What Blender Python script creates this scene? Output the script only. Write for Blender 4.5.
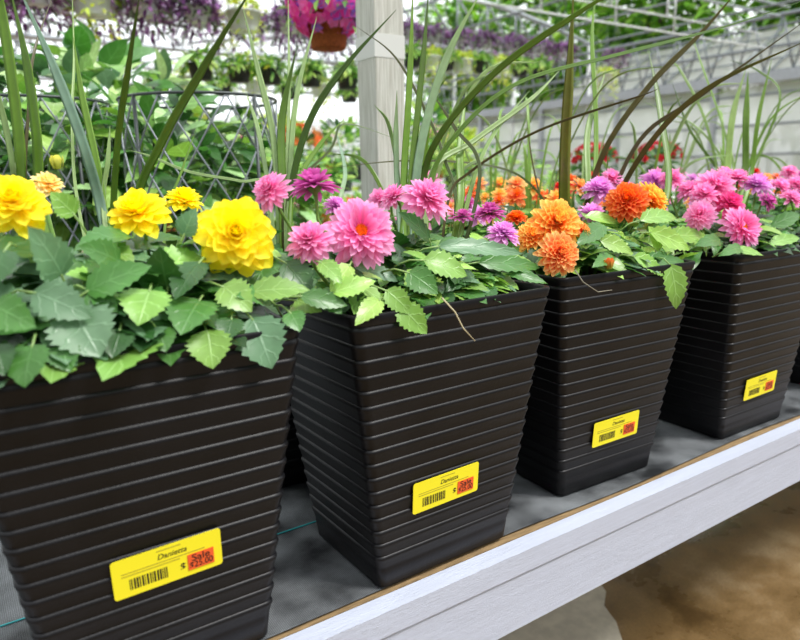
import bpy, math, random
import numpy as np
from mathutils import Vector, Matrix

C = bpy.context.scene
for o in list(bpy.data.objects): bpy.data.objects.remove(o)
PI = math.pi
rnd = random.Random(7)

# ---------------------------------------------------------------- camera
# world: bench deck at z = 0, front edge of the bench along y = 0, depth +y; floor at z = FLOOR
FLOOR = -0.70
F_PX = 671.45
CAM = np.array([0.11349, -0.70583, 0.56589])
PITCH, YAW, ROLL = 0.21311, 0.59055, -0.02033
FW = np.array([math.sin(YAW)*math.cos(PITCH), math.cos(YAW)*math.cos(PITCH), -math.sin(PITCH)])
_r = np.array([math.cos(YAW), -math.sin(YAW), 0.0]); _u = np.cross(_r, FW)
RT = _r*math.cos(ROLL) + _u*math.sin(ROLL)
UP = -_r*math.sin(ROLL) + _u*math.cos(ROLL)
cd = bpy.data.cameras.new('camera'); cam = bpy.data.objects.new('camera', cd); C.collection.objects.link(cam)
cd.sensor_width = 36; cd.lens = F_PX*36/800; cd.clip_start = .02; cd.clip_end = 200
cam.matrix_world = Matrix(((RT[0], UP[0], -FW[0], CAM[0]), (RT[1], UP[1], -FW[1], CAM[1]), (RT[2], UP[2], -FW[2], CAM[2]), (0, 0, 0, 1)))
C.camera = cam
cd.dof.use_dof = True; cd.dof.focus_distance = 1.05; cd.dof.aperture_fstop = 4.5

# ---------------------------------------------------------------- light
w = bpy.data.worlds.new('world'); C.world = w; w.use_nodes = True
bg = w.node_tree.nodes['Background']; bg.inputs[1].default_value = 1.0
_N = w.node_tree.nodes; _L = w.node_tree.links      # overcast sky; low part dimmed at -y, -x to darken pots, raised at +y
_tc = _N.new('ShaderNodeTexCoord'); _sx = _N.new('ShaderNodeSeparateXYZ'); _L.new(_tc.outputs['Generated'], _sx.inputs[0])
def _mr(src, a, b_, c, d):
    m = _N.new('ShaderNodeMapRange'); m.interpolation_type = 'SMOOTHSTEP'
    for i, v in ((1, a), (2, b_), (3, c), (4, d)): m.inputs[i].default_value = v
    _L.new(src, m.inputs[0]); return m.outputs[0]
_z = _mr(_sx.outputs[2], 0.0, .8, 0.0, 1.0); _y = _mr(_sx.outputs[1], -.6, .35, .18, 1.6); _x = _mr(_sx.outputs[0], -.75, .1, .3, 1.0)
_mx = _N.new('ShaderNodeMix'); _mx.data_type = 'FLOAT'; _L.new(_z, _mx.inputs[0]); _ml = _N.new('ShaderNodeMath'); _ml.operation = 'MULTIPLY'; _L.new(_y, _ml.inputs[0]); _L.new(_x, _ml.inputs[1]); _L.new(_ml.outputs[0], _mx.inputs[2]); _mx.inputs[3].default_value = 1.5
_cm = _N.new('ShaderNodeVectorMath'); _cm.operation = 'SCALE'; _cm.inputs[0].default_value = (.94, .98, 1.0); _L.new(_mx.outputs[0], _cm.inputs['Scale'])
_L.new(_cm.outputs[0], bg.inputs[0])
sd = bpy.data.lights.new('sun', 'SUN'); sun = bpy.data.objects.new('sun', sd); C.collection.objects.link(sun)
sd.energy = 2.9; sd.angle = math.radians(14); sd.color = (1, .975, .94)
SUN_FROM = Vector((0.55, -0.75, 1.35)).normalized()
sun.rotation_euler = SUN_FROM.to_track_quat('Z', 'Y').to_euler()
sun.location = (2, -3, 5)
C.view_settings.view_transform = 'Standard'; C.view_settings.look = 'None'
C.view_settings.gamma = 1; C.view_settings.use_curve_mapping = False; C.view_settings.exposure = 0.2

# ---------------------------------------------------------------- helpers
def at(px, py, d):                       # the point seen at a pixel at distance d along the view axis
    return CAM + d*(FW + RT*(px-400)/F_PX - UP*(py-320)/F_PX)
def aty(px, py, Y):                      # ... on the vertical plane y = Y
    v = FW + RT*(px-400)/F_PX - UP*(py-320)/F_PX
    return CAM + v*(Y-CAM[1])/v[1]
def depth(P): return float((np.asarray(P)-CAM)@FW)
def pxof(P):
    d = np.asarray(P, float)-CAM
    return 400+F_PX*(d@RT)/(d@FW), 320-F_PX*(d@UP)/(d@FW)
def nrm(v):
    v = np.asarray(v, float); n = np.linalg.norm(v); return v/(n if n > 1e-9 else 1)

def lin(h):                              # '#rrggbb' -> linear
    c = [int(h[i:i+2], 16)/255 for i in (1, 3, 5)]
    return tuple(x/12.92 if x <= .04045 else ((x+.055)/1.055)**2.4 for x in c)

class MB:                                # collects shapes; build() links them as one mesh object
    def __init__(s): s.v = []; s.f = []; s.m = []; s.c = []; s.uv = []; s.n = 0
    def add(s, verts, faces, mi=0, col=(1, 1, 1), uv=None):
        verts = np.asarray(verts, float); k = len(verts)
        col = np.asarray(col, float)
        if col.ndim == 1: col = np.tile(col[:3], (k, 1))
        if uv is None: uv = np.zeros((k, 2))
        s.v.append(verts); s.c.append(col); s.uv.append(uv)
        b = s.n
        for f in faces: s.f.append(tuple(i+b for i in f)); s.m.append(mi)
        s.n += k
    def box(s, lo, hi, mi=0, R=None, col=(1, 1, 1)):
        x0, y0, z0 = lo; x1, y1, z1 = hi
        v = np.array([(x0, y0, z0), (x1, y0, z0), (x1, y1, z0), (x0, y1, z0), (x0, y0, z1), (x1, y0, z1), (x1, y1, z1), (x0, y1, z1)])
        if R is not None: v = v@np.asarray(R).T
        s.add(v, [(0, 3, 2, 1), (4, 5, 6, 7), (0, 1, 5, 4), (1, 2, 6, 5), (2, 3, 7, 6), (3, 0, 4, 7)], mi, col)
    def bar(s, a, b, r, n=6, mi=0, col=(1, 1, 1)): s.tube([a, b], [r, r], n, mi, col)
    def tube(s, pts, rad, n=6, mi=0, col=(1, 1, 1), closed=False):
        P = np.asarray(pts, float); m = len(P)
        if np.isscalar(rad): rad = [rad]*m
        vs = []; prev = None
        for i in range(m):
            t = nrm(P[(i+1) % m]-P[i-1]) if closed else nrm(P[min(i+1, m-1)]-P[max(i-1, 0)])
            if prev is None:
                a = np.array([0, 0, 1.]) if abs(t[2]) < .9 else np.array([1., 0, 0]); x = nrm(np.cross(t, a))
            else: x = nrm(prev-t*(prev@t))
            prev = x; y = np.cross(t, x)
            for k in range(n):
                a = 2*PI*k/n; vs.append(P[i]+rad[i]*(x*math.cos(a)+y*math.sin(a)))
        fs = []
        for i in range(m if closed else m-1):
            j = (i+1) % m
            for k in range(n):
                l = (k+1) % n; fs.append((i*n+k, i*n+l, j*n+l, j*n+k))
        if not closed: fs.append(tuple(range(n))[::-1]); fs.append(tuple((m-1)*n+k for k in range(n)))
        s.add(vs, fs, mi, col)
    def lathe(s, prof, n=20, mi=0, c=(0, 0, 0), col=(1, 1, 1)):
        vs = []; m = len(prof)
        for r, z in prof:
            for k in range(n):
                a = 2*PI*k/n; vs.append((c[0]+r*math.cos(a), c[1]+r*math.sin(a), c[2]+z))
        fs = [(i*n+k, i*n+(k+1) % n, (i+1)*n+(k+1) % n, (i+1)*n+k) for i in range(m-1) for k in range(n)]
        s.add(vs, fs, mi, col)
    def build(s, name, mats, parent=None, loc=(0, 0, 0), smooth=True):
        loc = np.asarray(loc, float)
        v = np.concatenate(s.v); me = bpy.data.meshes.new(name)
        off = loc + (np.array(parent['_w']) if parent is not None and '_w' in parent else 0)
        me.from_pydata((v-off).tolist(), [], s.f)
        if not isinstance(mats, (list, tuple)): mats = [mats]
        for m in mats: me.materials.append(m)
        me.polygons.foreach_set('material_index', s.m)
        me.polygons.foreach_set('use_smooth', [smooth]*len(s.f))
        col = np.concatenate(s.c); ca = me.color_attributes.new('tint', 'FLOAT_COLOR', 'POINT')
        ca.data.foreach_set('color', np.c_[col, np.ones(len(col))].astype(np.float32).ravel())
        uv = np.concatenate(s.uv); ul = me.uv_layers.new(name='UVMap')
        li = np.empty(len(me.loops), np.int32); me.loops.foreach_get('vertex_index', li)
        ul.data.foreach_set('uv', uv[li].astype(np.float32).ravel())
        me.update()
        o = bpy.data.objects.new(name, me); C.collection.objects.link(o)
        if parent is not None: o.parent = parent
        o.location = loc; o['_w'] = [float(x) for x in off]
        return o

def empty(name, loc, rz=0):
    o = bpy.data.objects.new(name, None); C.collection.objects.link(o)
    o.location = loc; o.rotation_euler = (0, 0, rz); o.empty_display_size = .05
    o['_w'] = [float(x) for x in loc]
    return o
def tag(o, label=None, cat=None, group=None, kind=None):
    if label: o['label'] = label
    if cat: o['category'] = cat
    if group: o['group'] = group
    if kind: o['kind'] = kind
    return o
def kids(o): return [x for x in ALLKIDS.get(o.name, [])]
ALLKIDS = {}
def copy_tree(o, parent=None):
    c = o.copy(); C.collection.objects.link(c)
    if parent: c.parent = parent
    for ch in [x for x in bpy.data.objects if x.parent == o]: copy_tree(ch, c)
    return c
def place(o, loc, rz=0, s=1.0):
    o.location = loc; o.rotation_euler = (0, 0, rz); o.scale = (s, s, s); return o

# ---------------------------------------------------------------- materials
def mat(name, col, rough=.5, var=.0, scale=30, bump=0, bscale=80, metal=0, spec=.5, stretch=None, col2=None, detail=4):
    m = bpy.data.materials.new(name); m.use_nodes = True; nt = m.node_tree; N = nt.nodes; L = nt.links
    b = N['Principled BSDF']; b.inputs['Roughness'].default_value = rough; b.inputs['Metallic'].default_value = metal
    b.inputs['Specular IOR Level'].default_value = spec
    c = lin(col) if isinstance(col, str) else col
    tc = N.new('ShaderNodeTexCoord'); mp = N.new('ShaderNodeMapping'); L.new(tc.outputs['Object'], mp.inputs[0])
    if stretch: mp.inputs['Scale'].default_value = stretch
    n = N.new('ShaderNodeTexNoise'); n.inputs['Scale'].default_value = scale; n.inputs['Detail'].default_value = detail; L.new(mp.outputs[0], n.inputs['Vector'])
    r = N.new('ShaderNodeValToRGB'); L.new(n.outputs[0], r.inputs[0])
    c2 = (lin(col2) if isinstance(col2, str) else col2) if col2 else tuple(x*(1+var) for x in c)
    c1 = c if col2 else tuple(x*(1-var) for x in c)
    r.color_ramp.elements[0].position = .35; r.color_ramp.elements[1].position = .68
    r.color_ramp.elements[0].color = (*c1, 1); r.color_ramp.elements[1].color = (*c2, 1)
    L.new(r.outputs[0], b.inputs['Base Color'])
    if bump:
        n2 = N.new('ShaderNodeTexNoise'); n2.inputs['Scale'].default_value = bscale; L.new(mp.outputs[0], n2.inputs['Vector'])
        bp = N.new('ShaderNodeBump'); bp.inputs['Strength'].default_value = bump; bp.inputs['Distance'].default_value = .002
        L.new(n2.outputs[0], bp.inputs['Height']); L.new(bp.outputs[0], b.inputs['Normal'])
    return m

def leafmat(name, rough=.42, trans=.3, veins=True, spec=.5):
    m = bpy.data.materials.new(name); m.use_nodes = True; nt = m.node_tree; N = nt.nodes; L = nt.links
    b = N['Principled BSDF']; b.inputs['Roughness'].default_value = rough; b.inputs['Specular IOR Level'].default_value = spec
    a = N.new('ShaderNodeAttribute'); a.attribute_name = 'tint'
    tc = N.new('ShaderNodeTexCoord'); n = N.new('ShaderNodeTexNoise'); n.inputs['Scale'].default_value = 60; L.new(tc.outputs['Object'], n.inputs['Vector'])
    h = N.new('ShaderNodeHueSaturation'); L.new(a.outputs['Color'], h.inputs['Color'])
    mr = N.new('ShaderNodeMapRange'); mr.inputs[3].default_value = .8; mr.inputs[4].default_value = 1.25; L.new(n.outputs[0], mr.inputs[0]); L.new(mr.outputs[0], h.inputs['Value'])
    last = h.outputs[0]
    if veins:
        uv = N.new('ShaderNodeUVMap'); uv.uv_map = 'UVMap'; sx = N.new('ShaderNodeSeparateXYZ'); L.new(uv.outputs[0], sx.inputs[0])
        ab = N.new('ShaderNodeMath'); ab.operation = 'ABSOLUTE'; L.new(sx.outputs[1], ab.inputs[0])
        mu = N.new('ShaderNodeMath'); mu.operation = 'MULTIPLY_ADD'; L.new(ab.outputs[0], mu.inputs[0]); mu.inputs[1].default_value = -.28; L.new(sx.outputs[0], mu.inputs[2])
        m2 = N.new('ShaderNodeMath'); m2.operation = 'MULTIPLY'; L.new(mu.outputs[0], m2.inputs[0]); m2.inputs[1].default_value = 7*PI
        si = N.new('ShaderNodeMath'); si.operation = 'SINE'; L.new(m2.outputs[0], si.inputs[0])
        g1 = N.new('ShaderNodeMapRange'); g1.inputs[1].default_value = .86; g1.inputs[2].default_value = 1; g1.inputs[4].default_value = .8; L.new(si.outputs[0], g1.inputs[0])
        g2 = N.new('ShaderNodeMapRange'); g2.inputs[1].default_value = .07; g2.inputs[2].default_value = .02; L.new(ab.outputs[0], g2.inputs[0])
        mx = N.new('ShaderNodeMath'); mx.operation = 'MAXIMUM'; L.new(g1.outputs[0], mx.inputs[0]); L.new(g2.outputs[0], mx.inputs[1])
        mi = N.new('ShaderNodeMix'); mi.data_type = 'RGBA'; mi.blend_type = 'MIX'
        ms = N.new('ShaderNodeMath'); ms.operation = 'MULTIPLY'; ms.inputs[1].default_value = .38; L.new(mx.outputs[0], ms.inputs[0])
        L.new(ms.outputs[0], mi.inputs[0]); L.new(last, mi.inputs[6])
        hv = N.new('ShaderNodeHueSaturation'); hv.inputs['Value'].default_value = 1.9; hv.inputs['Saturation'].default_value = .8; L.new(last, hv.inputs['Color']); L.new(hv.outputs[0], mi.inputs[7])
        last = mi.outputs[2]
        bp = N.new('ShaderNodeBump'); bp.inputs['Strength'].default_value = .35; bp.inputs['Distance'].default_value = .0015; bp.invert = True
        L.new(mx.outputs[0], bp.inputs['Height']); L.new(bp.outputs[0], b.inputs['Normal'])
    L.new(last, b.inputs['Base Color'])
    t = N.new('ShaderNodeBsdfTranslucent'); h2 = N.new('ShaderNodeHueSaturation'); h2.inputs['Value'].default_value = 1.5; h2.inputs['Saturation'].default_value = 1.1
    L.new(last, h2.inputs['Color']); L.new(h2.outputs[0], t.inputs['Color'])
    mix = N.new('ShaderNodeMixShader'); mix.inputs[0].default_value = trans
    L.new(b.outputs[0], mix.inputs[1]); L.new(t.outputs[0], mix.inputs[2]); L.new(mix.outputs[0], N['Material Output'].inputs['Surface'])
    return m

M_POT = mat('black_plastic', (.0054, .0053, .0066), .42, .35, 14, .12, 240, spec=.28)
M_SOIL = mat('potting_soil', '#2b2019', .95, .5, 160, 1, 300)
M_LEAF = leafmat('leaf', .36, .2, spec=.6)
M_LEAF2 = leafmat('plain_leaf', .5, .32, veins=False)
M_PETAL = leafmat('petal', .55, .36, veins=False, spec=.25)
M_BLADE = leafmat('grass_leaf', .38, .25, veins=False)
M_STEM = mat('green_stem', '#6f9a45', .5, .2)
M_YEL = mat('yellow_label', '#fbee28', .45)
M_ORG = mat('orange_sticker', '#f4622c', .45)
M_INK = mat('black_ink', '#17130f', .6)
M_INKG = mat('faded_ink', '#b3a52c', .6)
M_WHITE = mat('white_paint', '#c3c9da', .5, .05, 8, .5, 60, stretch=(1, 8, 30))
M_TAN = mat('raw_plywood', '#8f7652', .8, .25, 40, .3, 90, stretch=(1, 6, 6))
M_POSTM = mat('whitewashed_wood', '#b9b8ac', .65, .0, 9, .4, 60, stretch=(22, 22, 1), col2='#dcdcd4')
M_TAPE = mat('white_band', '#dcddd8', .5)
M_METAL = mat('galvanised_steel', '#b9bec4', .4, .1, metal=.4)
M_METD = mat('dull_steel', '#8c9298', .45, .1, metal=.4)
M_WPIPE = mat('white_pipe', '#e3e6e6', .45)
M_WIRE = mat('dark_wire', '#434a49', .4, .1, metal=.3)
M_WPOT = mat('white_pot', '#e2e6ee', .4)
M_BPOT = mat('hanging_pot_black', '#1d2024', .5)
M_COIR = mat('coir_liner', '#9a4e24', .95, .35, 120, 1, 200)
M_TERRA = mat('terracotta', '#a4542f', .8, .2)
M_BARK = mat('bark', '#5e5241', .9, .3)

def m_cloth():
    m = bpy.data.materials.new('landscape_cloth'); m.use_nodes = True; nt = m.node_tree; N = nt.nodes; L = nt.links
    b = N['Principled BSDF']; b.inputs['Roughness'].default_value = .42
    tc = N.new('ShaderNodeTexCoord')
    wv = N.new('ShaderNodeTexWave'); wv.bands_direction = 'X'; wv.inputs['Scale'].default_value = 130; wv.inputs['Distortion'].default_value = .6; L.new(tc.outputs['Object'], wv.inputs['Vector'])
    w2 = N.new('ShaderNodeTexWave'); w2.bands_direction = 'Y'; w2.inputs['Scale'].default_value = 130; w2.inputs['Distortion'].default_value = .6; L.new(tc.outputs['Object'], w2.inputs['Vector'])
    mm = N.new('ShaderNodeMath'); mm.operation = 'MULTIPLY'; L.new(wv.outputs['Fac'], mm.inputs[0]); L.new(w2.outputs['Fac'], mm.inputs[1])
    n = N.new('ShaderNodeTexNoise'); n.inputs['Scale'].default_value = 9; n.inputs['Detail'].default_value = 8; L.new(tc.outputs['Object'], n.inputs['Vector'])
    r = N.new('ShaderNodeValToRGB'); r.color_ramp.elements[0].position = .35; r.color_ramp.elements[1].position = .7
    r.color_ramp.elements[0].color = (*lin('#24272b'), 1); r.color_ramp.elements[1].color = (*lin('#b4b9bd'), 1); L.new(n.outputs[0], r.inputs[0])  # pale end of the ramp paints light reflected off the black cloth
    mi = N.new('ShaderNodeMix'); mi.data_type = 'RGBA'; mi.blend_type = 'MULTIPLY'; mi.inputs[0].default_value = .6
    L.new(r.outputs[0], mi.inputs[6]); L.new(mm.outputs[0], mi.inputs[7]); L.new(mi.outputs[2], b.inputs['Base Color'])
    bp = N.new('ShaderNodeBump'); bp.inputs['Strength'].default_value = .6; bp.inputs['Distance'].default_value = .001; L.new(mm.outputs[0], bp.inputs['Height']); L.new(bp.outputs[0], b.inputs['Normal'])
    return m
def m_floor():
    m = bpy.data.materials.new('wet_concrete'); m.use_nodes = True; nt = m.node_tree; N = nt.nodes; L = nt.links
    b = N['Principled BSDF']; tc = N.new('ShaderNodeTexCoord')
    n = N.new('ShaderNodeTexNoise'); n.inputs['Scale'].default_value = 2.6; n.inputs['Detail'].default_value = 9; n.inputs['Roughness'].default_value = .62; L.new(tc.outputs['Object'], n.inputs['Vector'])
    r = N.new('ShaderNodeValToRGB'); e = r.color_ramp.elements
    e[0].position = .34; e[0].color = (*lin('#523f25'), 1); e[1].position = .72; e[1].color = (*lin('#ab9672'), 1)
    x = e.new(.5); x.color = (*lin('#7d6440'), 1); L.new(n.outputs[0], r.inputs[0])
    n3 = N.new('ShaderNodeTexNoise'); n3.inputs['Scale'].default_value = 140; L.new(tc.outputs['Object'], n3.inputs['Vector'])
    mi = N.new('ShaderNodeMix'); mi.data_type = 'RGBA'; mi.blend_type = 'OVERLAY'; mi.inputs[0].default_value = .35; L.new(r.outputs[0], mi.inputs[6]); L.new(n3.outputs[0], mi.inputs[7])
    L.new(mi.outputs[2], b.inputs['Base Color'])
    rr = N.new('ShaderNodeMapRange'); rr.inputs[1].default_value = .4; rr.inputs[2].default_value = .6; rr.inputs[3].default_value = .22; rr.inputs[4].default_value = .7; L.new(n.outputs[0], rr.inputs[0]); L.new(rr.outputs[0], b.inputs['Roughness'])
    return m
def m_poly():
    m = mat('polycarbonate_panel', '#f2f5f6', .35, .03, 3); nt = m.node_tree; N = nt.nodes; L = nt.links
    t = N.new('ShaderNodeBsdfTranslucent'); t.inputs[0].default_value = (.92, .95, .95, 1); x = N.new('ShaderNodeMixShader'); x.inputs[0].default_value = .75
    L.new(N['Principled BSDF'].outputs[0], x.inputs[1]); L.new(t.outputs[0], x.inputs[2]); L.new(x.outputs[0], N['Material Output'].inputs['Surface'])
    tp = N.new('ShaderNodeBsdfTransparent'); y = N.new('ShaderNodeMixShader'); y.inputs[0].default_value = .3
    L.new(x.outputs[0], y.inputs[1]); L.new(tp.outputs[0], y.inputs[2]); L.new(y.outputs[0], N['Material Output'].inputs['Surface'])
    return m
M_CLOTH = m_cloth(); M_FLOOR = m_floor(); M_POLY = m_poly()
M_THREAD = mat('turquoise_thread', '#2fa8ac', .6)
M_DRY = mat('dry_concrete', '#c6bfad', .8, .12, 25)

# ---------------------------------------------------------------- structure
b = MB(); b.box((-6, -3, FLOOR-.1), (26, 24, FLOOR)); tag(b.build('floor', M_FLOOR, smooth=False), kind='structure')

def gwall(name, a, e, zt, nb, th=.06):       # panelled greenhouse wall: sheet, posts and horizontal rails in one structure object with parts
    a = np.array(a, float); e = np.array(e, float); L_ = np.linalg.norm(e-a); t = (e-a)/L_; n = np.array([-t[1], t[0], 0]) 
    R = np.array([t, n, [0, 0, 1]]).T
    b = MB(); b.box((0, -.004, FLOOR), (L_, .004, zt), 0, R); b.v[-1] = b.v[-1]+a
    w_ = b.build(name, M_POLY, smooth=False); tag(w_, kind='structure')
    for side in ((-1) if False else -1,):
        g = MB()
        for i in range(nb+1):
            x = L_*i/nb; g.box((x-.05, -.14, FLOOR), (x+.05, -.03, zt+.05), 0, R); g.v[-1] = g.v[-1]+a
        tag(g.build('wall_post', M_METAL, w_, smooth=False))
        g = MB()
        z = FLOOR+.45
        while z < zt: g.box((0, -.08, z-.02), (L_, -.03, z+.02), 0, R); g.v[-1] = g.v[-1]+a; z += .52
        g.build('wall_rail', M_METD, w_, smooth=False)
    return w_
gwall('wall_right', (12.5, 18, 0), (12.5, -2, 0), 2.0, 9)
gwall('wall_back', (-4, 18, 0), (12.5, 18, 0), 2.2, 7)

# the neighbouring bay's low sheet roof just beyond the right wall, with its bars
ng = MB()
for y0 in np.arange(-2, 11.5, 1.5):
    ng.add([(13.1, y0, 2.25), (14.9, y0, 3.35), (14.9, y0+1.46, 3.35), (13.1, y0+1.46, 2.25), (13.1, y0, 2.24), (14.9, y0, 3.34), (14.9, y0+1.46, 3.34), (13.1, y0+1.46, 2.24)],
           [(0, 1, 2, 3), (7, 6, 5, 4), (0, 4, 5, 1), (1, 5, 6, 2), (2, 6, 7, 3), (3, 7, 4, 0)])
for y0 in np.arange(-2, 11.6, 2.7): ng.box((13.0, y0-.04, FLOOR), (13.08, y0+.04, 2.25)); ng.box((14.85, y0-.04, FLOOR), (14.93, y0+.04, 3.34))
nroof = tag(ng.build('wall_outer', M_POLY, smooth=False), kind='structure')
g = MB()
for y0 in np.arange(-2, 11.6, .75): g.bar((13.05, y0, 2.28), (14.92, y0, 3.42), .022, 5)
for k in range(5): g.bar((13.1+.45*k, -2, 2.30+.275*k), (13.1+.45*k, 11.5, 2.30+.275*k), .018, 5)
g.build('roof_bars', M_METD, nroof)

# roof: trusses that run across the bays, purlins along them
def truss(name, y, x0=-4, x1=12.5):
    t = empty(name, (x0, y, 2.9)); tag(t, kind='structure')
    b = MB(); b.bar((x0, y, 2.9), (x1, y, 2.9), .05); b.build('bottom_chord', M_METAL, t)
    b = MB(); xs = np.linspace(x0, x1, 23); pts = [(x, y, 3.3+.55*math.sin(PI*((x-x0) % 8.25)/8.25)) for x in xs]
    b.tube(pts, .045); b.build('roof_hoop', M_METAL, t)
    b = MB()
    for i in range(len(xs)-1):
        p = pts[i]; b.bar((xs[i], y, 2.9), pts[i], .022, 5); b.bar((xs[i+1], y, 2.9), pts[i], .02, 5)
    b.build('web', M_METD, t)
    for x in (x0, x0+8.25, x1):
        b = MB(); b.bar((x, y, FLOOR), (x, y, 3.3), .045, 8); b.build('column', M_WPIPE, t)
    return t
for i, y in enumerate((10.0, 12.4, 14.8, 17.4)): truss('trim_%d' % (i+1), y)
t = empty('trim_5', (0, 3, 2.95)); tag(t, kind='structure')
for x in np.arange(-3, 12.6, 1.55):
    b = MB(); b.bar((x, 4, 2.96), (x, 18, 2.96), .02, 5); b.build('purlin', M_METD, t)
for x in (12.4,):
    b = MB(); b.box((x-.05, -2, 2.02), (x+.2, 18, 2.2)); b.build('gutter', M_METAL, t, smooth=False)
    b = MB()
    for y in np.arange(-2, 18, .5): b.bar((x, y, 2.2), (x, y+.25, 3.1), .018, 5); b.bar((x, y+.5, 2.2), (x, y+.25, 3.1), .018, 5)
    b.bar((x, -2, 2.6), (x, 18, 2.6), .03)
    b.bar((x, -2, 3.1), (x, 18, 3.1), .035); b.build('side_web', M_METD, t)

# ---------------------------------------------------------------- display bench
BX0, BX1, BY1 = -1.2, 5.2, 0.98
bench = empty('display_bench', (2, .45, FLOOR))
tag(bench, 'long display bench with white painted front board under the black planters', 'bench')
b = MB(); b.box((BX0, 0.0, -.02), (BX1, BY1, -.002)); b.build('deck', M_TAN, bench, smooth=False)
b = MB(); b.box((BX0, -.034, -.040), (BX1, -.001, -.003)); b.build('top_trim', M_WHITE, bench, smooth=False)
b = MB(); b.box((BX0, -.030, -.138), (BX1, -.001, -.0415)); b.build('front_board', M_WHITE, bench, smooth=False)
b = MB(); b.box((BX0, BY1, -.138), (BX1, BY1+.035, -.0005)); b.build('back_board', M_WHITE, bench, smooth=False)
b = MB()
for x in (-.9, 0.2, 4.6):
    for y in (.08, BY1-.1):
        g = MB(); g.box((x-.045, y-.045, FLOOR), (x+.045, y+.045, -.02)); g.build('leg', M_WHITE, bench, smooth=False)
for x in np.arange(-1, 5.2, .6):
    g = MB(); g.box((x-.02, .0, -.11), (x+.02, BY1, -.02)); g.build('joist', M_TAN, bench, smooth=False)
cl = MB(); nx, ny = 120, 20
vs = []; fs = []
for i in range(nx+1):
    for j in range(ny+1):
        x = BX0+(BX1-BX0)*i/nx; y = .008+(BY1-.014)*j/ny
        vs.append((x, y+.004*math.sin(x*9+1)*(j == 0), .0015+.0006*math.sin(x*17+y*11)))
for i in range(nx):
    for j in range(ny):
        a = i*(ny+1)+j; fs.append((a, a+ny+1, a+ny+2, a+1))
cl.add(vs, fs); cloth = cl.build('ground_cloth', M_CLOTH)
tag(cloth, 'black woven landscape cloth lying over the bench top under the planters', 'cloth')
for y in (.229, .53, .83):
    b = MB(); b.box((BX0, y-.0011, .0016), (BX1, y+.0011, .003)); tag(b.build('woven_stripe', M_THREAD, cloth, smooth=False), 'turquoise woven stripe')

# wooden post at the back of the bench
pc = (at(357, 60, 1.86)+at(404, 60, 1.86))/2
post = MB(); hw = .048
post.box((pc[0]-hw, pc[1]-hw, FLOOR), (pc[0]+hw, pc[1]+hw, 2.9))
post = post.build('wooden_post', M_POSTM, smooth=False)
tag(post, 'square whitewashed wooden post rising behind the pink dahlias', 'post')
md = post.modifiers.new('b', 'BEVEL'); md.width = .004; md.segments = 2
zb = at(380, 48, 1.84)[2]
b = MB(); b.box((pc[0]-hw-.001, pc[1]-hw-.001, zb-.03), (pc[0]+hw+.001, pc[1]+hw+.001, zb+.03)); tag(b.build('band', M_TAPE, post, smooth=False), 'bright white band round the post')

# dry patch on the floor
def onfloor(px, py):
    v = FW + RT*(px-400)/F_PX - UP*(py-320)/F_PX; return CAM + v*(FLOOR-CAM[2])/v[2]
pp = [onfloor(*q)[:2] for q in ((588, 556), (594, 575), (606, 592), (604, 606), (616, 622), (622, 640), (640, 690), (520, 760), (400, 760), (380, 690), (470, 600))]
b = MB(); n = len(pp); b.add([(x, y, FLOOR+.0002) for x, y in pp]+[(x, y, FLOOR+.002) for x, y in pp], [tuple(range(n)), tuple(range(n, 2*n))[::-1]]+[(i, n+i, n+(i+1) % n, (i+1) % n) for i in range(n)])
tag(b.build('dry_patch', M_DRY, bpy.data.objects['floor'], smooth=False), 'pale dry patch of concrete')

# ---------------------------------------------------------------- plant shapes
def leaf_template(nu, nv, kind):
    us = np.linspace(0, 1, nu+1); vs = np.linspace(-1, 1, nv+1)
    if kind == 'dahlia':
        prof = np.sin(PI*us**.72)**.85; prof[0] = .05; prof[-1] = 0
        teeth = np.where((np.arange(nu+1) % 2) == 0, 1.13, .92); teeth[-1] = 1; teeth[0] = 1
        prof = prof*teeth
    elif kind == 'ovate':
        prof = np.sin(PI*us**.8)**.8; prof[0] = .06; prof[-1] = 0
    elif kind == 'petal':                      # broad past the middle, pointed tip
        prof = np.clip(np.sin(PI*np.clip(us, 0, 1)**1.7), 0, 1)**.6; prof[0] = .3; prof[-1] = .12
    elif kind == 'round_petal':
        prof = np.sqrt(np.clip(np.sin(PI*us**1.5), 0, 1)); prof[0] = .35; prof[-1] = .3
    U, V = np.meshgrid(us, vs, indexing='ij')
    fs = [(i*(nv+1)+j, (i+1)*(nv+1)+j, (i+1)*(nv+1)+j+1, i*(nv+1)+j+1) for i in range(nu) for j in range(nv)]
    return U.ravel(), V.ravel(), np.repeat(prof, nv+1), fs
T_DA = leaf_template(16, 4, 'dahlia'); T_DA2 = leaf_template(8, 2, 'dahlia')
T_OV = leaf_template(6, 2, 'ovate'); T_OV4 = leaf_template(4, 2, 'ovate'); T_OV1 = leaf_template(3, 2, 'ovate')
T_PE = leaf_template(6, 4, 'petal'); T_RP = leaf_template(5, 4, 'round_petal'); T_PE2 = leaf_template(3, 2, 'petal')
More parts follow.
